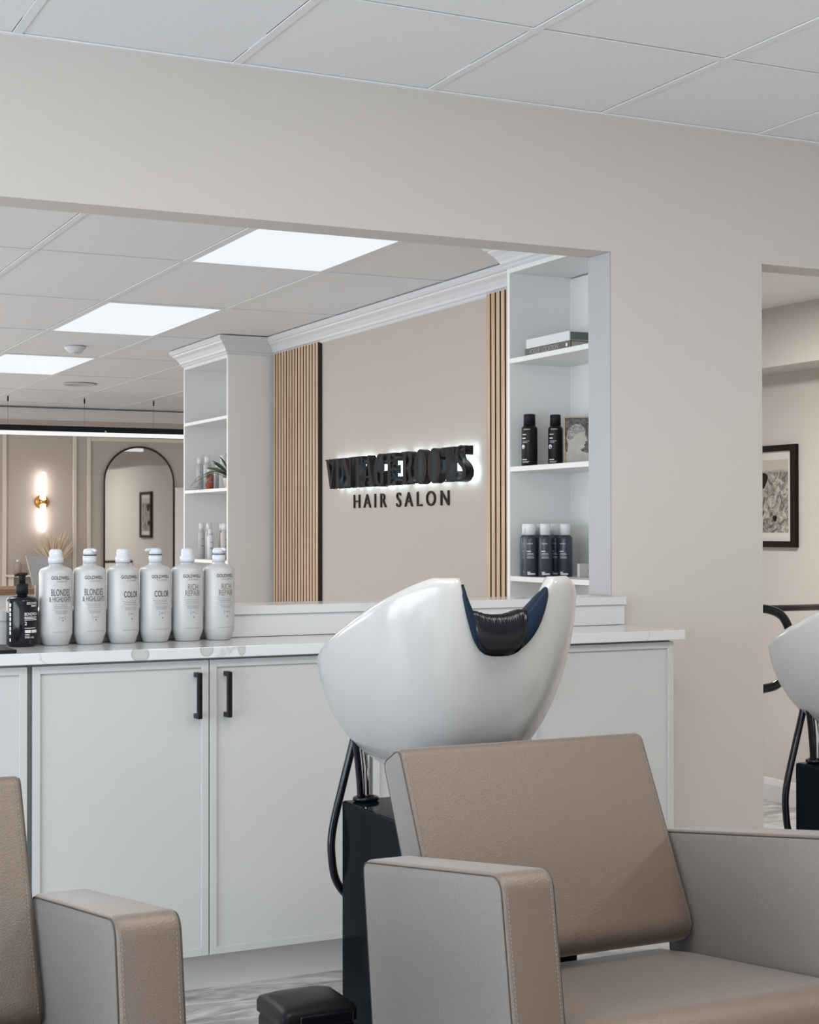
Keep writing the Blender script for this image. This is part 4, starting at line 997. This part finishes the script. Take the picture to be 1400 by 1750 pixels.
# ---------------------------------------------------------------- shampoo basins
def basin(cx, label):
    t = thing('shampoo_basin', label, 'basin', (cx, 2.80, 0), 'white shampoo basins on black pedestals')
    yc = 2.87
    NP = 144; NL = 26
    def lobe(a):            # plan radius; a = 0 towards +x, -90 deg towards the chair
        c, s = math.cos(a), math.sin(a)
        if s < 0: rx, ry, e = .245, .300, 2.9
        else: rx, ry, e = .245, .270, 2.2
        r_ = (abs(c / rx) ** e + abs(s / ry) ** e) ** (-1 / e)
        x, y = r_ * c, r_ * s
        if y < 0:           # narrow towards the neck end
            q = min(1, -y / .315); x *= 1 - .13 * q ** 1.6
        return x, y
    def rimz(x, y):
        q = (y + .300) / .565; q1 = max(0, q - .07); z = 1.108 - .285 * q1 + .065 * q1 * q1
        drop = 0
        if y < -.05:        # the neck notch cut into the front
            u_ = (x + .020) / (.084 if x < -.020 else .112)
            if abs(u_) < 1: drop = .102 * (1 - abs(u_) ** (4.5 if u_ < 0 else 2.1)) * min(1, max(0, (-y - .08) / .12))
        return z, drop
    zb = .698
    bm = bmesh.new(); rings = []
    bot = Vector((0, -.015, zb))
    def outer(x, y, z, th):
        g = math.sin(th) ** .72; hz = 1 - max(0, math.cos(th)) ** 1.25
        return (bot.x + (x - bot.x) * g, bot.y + (y - bot.y) * g, bot.z + (z - .012 - bot.z) * hz)
    cols = []; rim_pts = []
    for k in range(NP):
        x, y = lobe(2 * PI * k / NP); z, dr = rimz(x, y)
        H = z - .012 - bot.z; c_ = max(0.0, dr / H)
        th = math.acos(min(1, c_ ** (1 / 1.25))) if dr > 0 else PI / 2
        cols.append((x, y, z, th)); p = outer(x, y, z, th); rim_pts.append((p[0], p[1], p[2] + .012))
    def ring(fn): rings.append([bm.verts.new(fn(i, *rim_pts[i])) for i in range(NP)])
    for j in range(1, NL + 1):
        ring(lambda i, x, y, z, j=j: outer(cols[i][0], cols[i][1], cols[i][2], cols[i][3] * j / NL))
    def scale(x, y, d):
        L_ = math.hypot(x, y); k_ = (L_ - d) / L_; return x * k_, y * k_
    for d, dz in ((.003, -.005), (.009, 0), (.017, 0), (.023, -.005), (.025, -.014)):
        ring(lambda i, x, y, z, d=d, dz=dz: (*scale(x, y, d), z + dz))
    for j in range(1, 13):
        s = j / 12; g = math.cos(s * PI / 2) ** .8; hz = 1 - math.sin(s * PI / 2) ** 1.1
        def fi(i, x, y, z, g=g, hz=hz):
            x2, y2 = scale(x, y, .026); zi = z - .02
            return (x2 * max(g, .02), y2 * max(g, .02), .76 + (zi - .76) * hz)
        ring(fi)
    for a, b in zip(rings, rings[1:]):
        for k in range(NP): bm.faces.new((a[k], a[(k + 1) % NP], b[(k + 1) % NP], b[k]))
    bm.faces.new(rings[0][::-1]); bm.faces.new(rings[-1])
    L0 = Vector((0, yc - 2.80, 0))
    bm2('bowl', bm, M['porcelain'], t, True, L0)
    # neck cushion: a rubber saddle over the notch and a shiny pad on it
    def rimat(x):
        best = min((p for p in rim_pts if p[1] < -.1), key=lambda p: abs(p[0] - x)); return best
    def saddle(bm, x0, x1, n, ro, ri, lift, wr=0):
        rows = []
        for i in range(n + 1):
            x = x0 + (x1 - x0) * i / n
            # rim point by interpolation
            F_ = sorted([p for p in rim_pts if p[1] < -.1], key=lambda p: p[0])
            for a, b in zip(F_, F_[1:]):
                if a[0] <= x <= b[0]:
                    q = (x - a[0]) / max(1e-6, b[0] - a[0]); y = a[1] + (b[1] - a[1]) * q; z = a[2] + (b[2] - a[2]) * q; break
            else: continue
            e = 1 - abs(2 * i / n - 1) ** 6
            row = []
            prof_ = [(-ro, -.045), (-ro - .004, -.03), (-ro - .006, -.008), (-ro, lift * .7), (-.004, lift), (.014, lift), (.030 + ri * .5, lift * .7), (.034 + ri, -.004), (.034 + ri, -.03)]
            for m_, (dy, dz) in enumerate(prof_):
                w_ = 0
                if wr and 2 <= m_ <= 5: w_ = wr * math.sin(i * 2.4) * (1 if m_ in (3, 4) else .5)
                row.append(bm.verts.new((x, y + dy * (.3 + .7 * e), z + (dz + w_) * (.35 + .65 * e))))
            rows.append(row)
        for a, b in zip(rows, rows[1:]):
            for k in range(len(a) - 1): bm.faces.new((a[k], b[k], b[k + 1], a[k + 1]))
    bm = bmesh.new(); saddle(bm, -.101, .078, 48, .004, .004, .010); nr = bm2('neck_rest', bm, M['navy'], t, True, L0)
    sol = nr.modifiers.new('so', 'SOLIDIFY'); sol.thickness = .004; sol.offset = 0
    bm = bmesh.new(); saddle(bm, -.080, .034, 70, .011, .008, .030, .0012); pd_ = bm2('neck_pad', bm, M['vinylblack'], t, True, L0)
    sol = pd_.modifiers.new('so', 'SOLIDIFY'); sol.thickness = .004; sol.offset = 0
    # pedestal
    bm = bmesh.new(); bxb(bm, -.18, .18, -.17, .17, 0, .640, .006, 3); bm2('pedestal', bm, M['pedestal'], t, False)
    # tilt neck between pedestal and bowl
    bm = bmesh.new(); lathe(bm, [(0, .6405), (.07, .6405), (.055, .68), (.055, .735), (0, .735)], 24, (.02, .03, 0)); bm2('neck_mount', bm, M['chrome'], t, True)
    # grommet ring and hoses
    gx, gy = -.137, .142
    bm = bmesh.new(); lp_ = [(gx + .024 * math.cos(a), gy + .020 * math.sin(a), .6455) for a in [2 * PI * k / 24 for k in range(24)]]; tube(bm, lp_, .0045, 8, closed=True); bm2('grommet', bm, M['blackg'], t, True)
    bm = bmesh.new(); tube(bm, catmull([(gx - .013, gy, .600), (gx - .013, gy, .66), (gx - .018, gy, .72), (gx - .026, gy, .78), (gx - .03, gy, .84)], 8), .0068, 10); bm2('hose', bm, M['blackg'], t, True)
    bm = bmesh.new(); tube(bm, catmull([(gx + .001, gy, .600), (gx + .001, gy, .66), (gx - .002, gy, .72), (gx - .010, gy, .78), (gx - .012, gy, .84)], 8), .0068, 10); h = bm2('steel_hose', bm, M['chrome'], t, True)
    bm = bmesh.new(); tube(bm, catmull([(-.135, .17, .86), (-.147, .175, .775), (-.170, .18, .68), (-.193, .185, .58), (-.195, .185, .52), (-.178, .19, .462), (-.12, .20, .41), (-.02, .19, .38)], 8), .0085, 12); bm2('drain_hose', bm, M['blackg'], t, True)
    return t
basin(CX, 'glossy white shampoo basin with black neck rest, on a black pedestal, mid picture')
basin(CX + 1.182, 'white shampoo basin on a black pedestal, cut off by the right edge')

# ---------------------------------------------------------------- pedal bin
t = thing('pedal_bin', 'small black pedal bin on the floor beside the pedestal', 'bin', (1.115, 2.745, 0))
bm = bmesh.new(); bxb(bm, -.073, .073, -.070, .070, .004, .285, .012, 4); bm2('bin_body', bm, M['black'], t, False)
bm = bmesh.new()
prof = [(.0, .2865), (.076, .2865), (.076, .308), (.070, .316), (.03, .324), (0, .325)]
def rr_ring(h, sc_, z):
    pts_ = []
    for sx_, sy_, a0 in ((1, 1, 0), (-1, 1, 90), (-1, -1, 180), (1, -1, 270)):
        for k in range(6):
            a = R(a0 + 90 * k / 5); c = .014 * sc_; pts_.append(((h - c) * sx_ + c * math.cos(a), ((h - .002) - c) * sy_ + c * math.sin(a), z))
    return [bm.verts.new(p) for p in pts_]
rg = [rr_ring(.076, 1, .2865), rr_ring(.076, 1, .306), rr_ring(.073, 1.2, .313), rr_ring(.058, 2.0, .320), rr_ring(.030, 2.0, .3235)]
for a, b in zip(rg, rg[1:]):
    for k in range(len(a)): bm.faces.new((a[k], a[(k + 1) % len(a)], b[(k + 1) % len(a)], b[k]))
bm.faces.new(rg[-1]); bm.faces.new(rg[0][::-1]); bm2('lid', bm, M['black'], t, True)
bm = bmesh.new(); bxb(bm, -.045, .062, -.083, -.0745, .285, .308, .003, 2); bm2('lid_lip', bm, M['blackg'], t, False)
bm = bmesh.new(); bxb(bm, -.03, .03, -.105, -.0705, .008, .020, .003, 2); bm2('pedal', bm, M['blackg'], t, False)
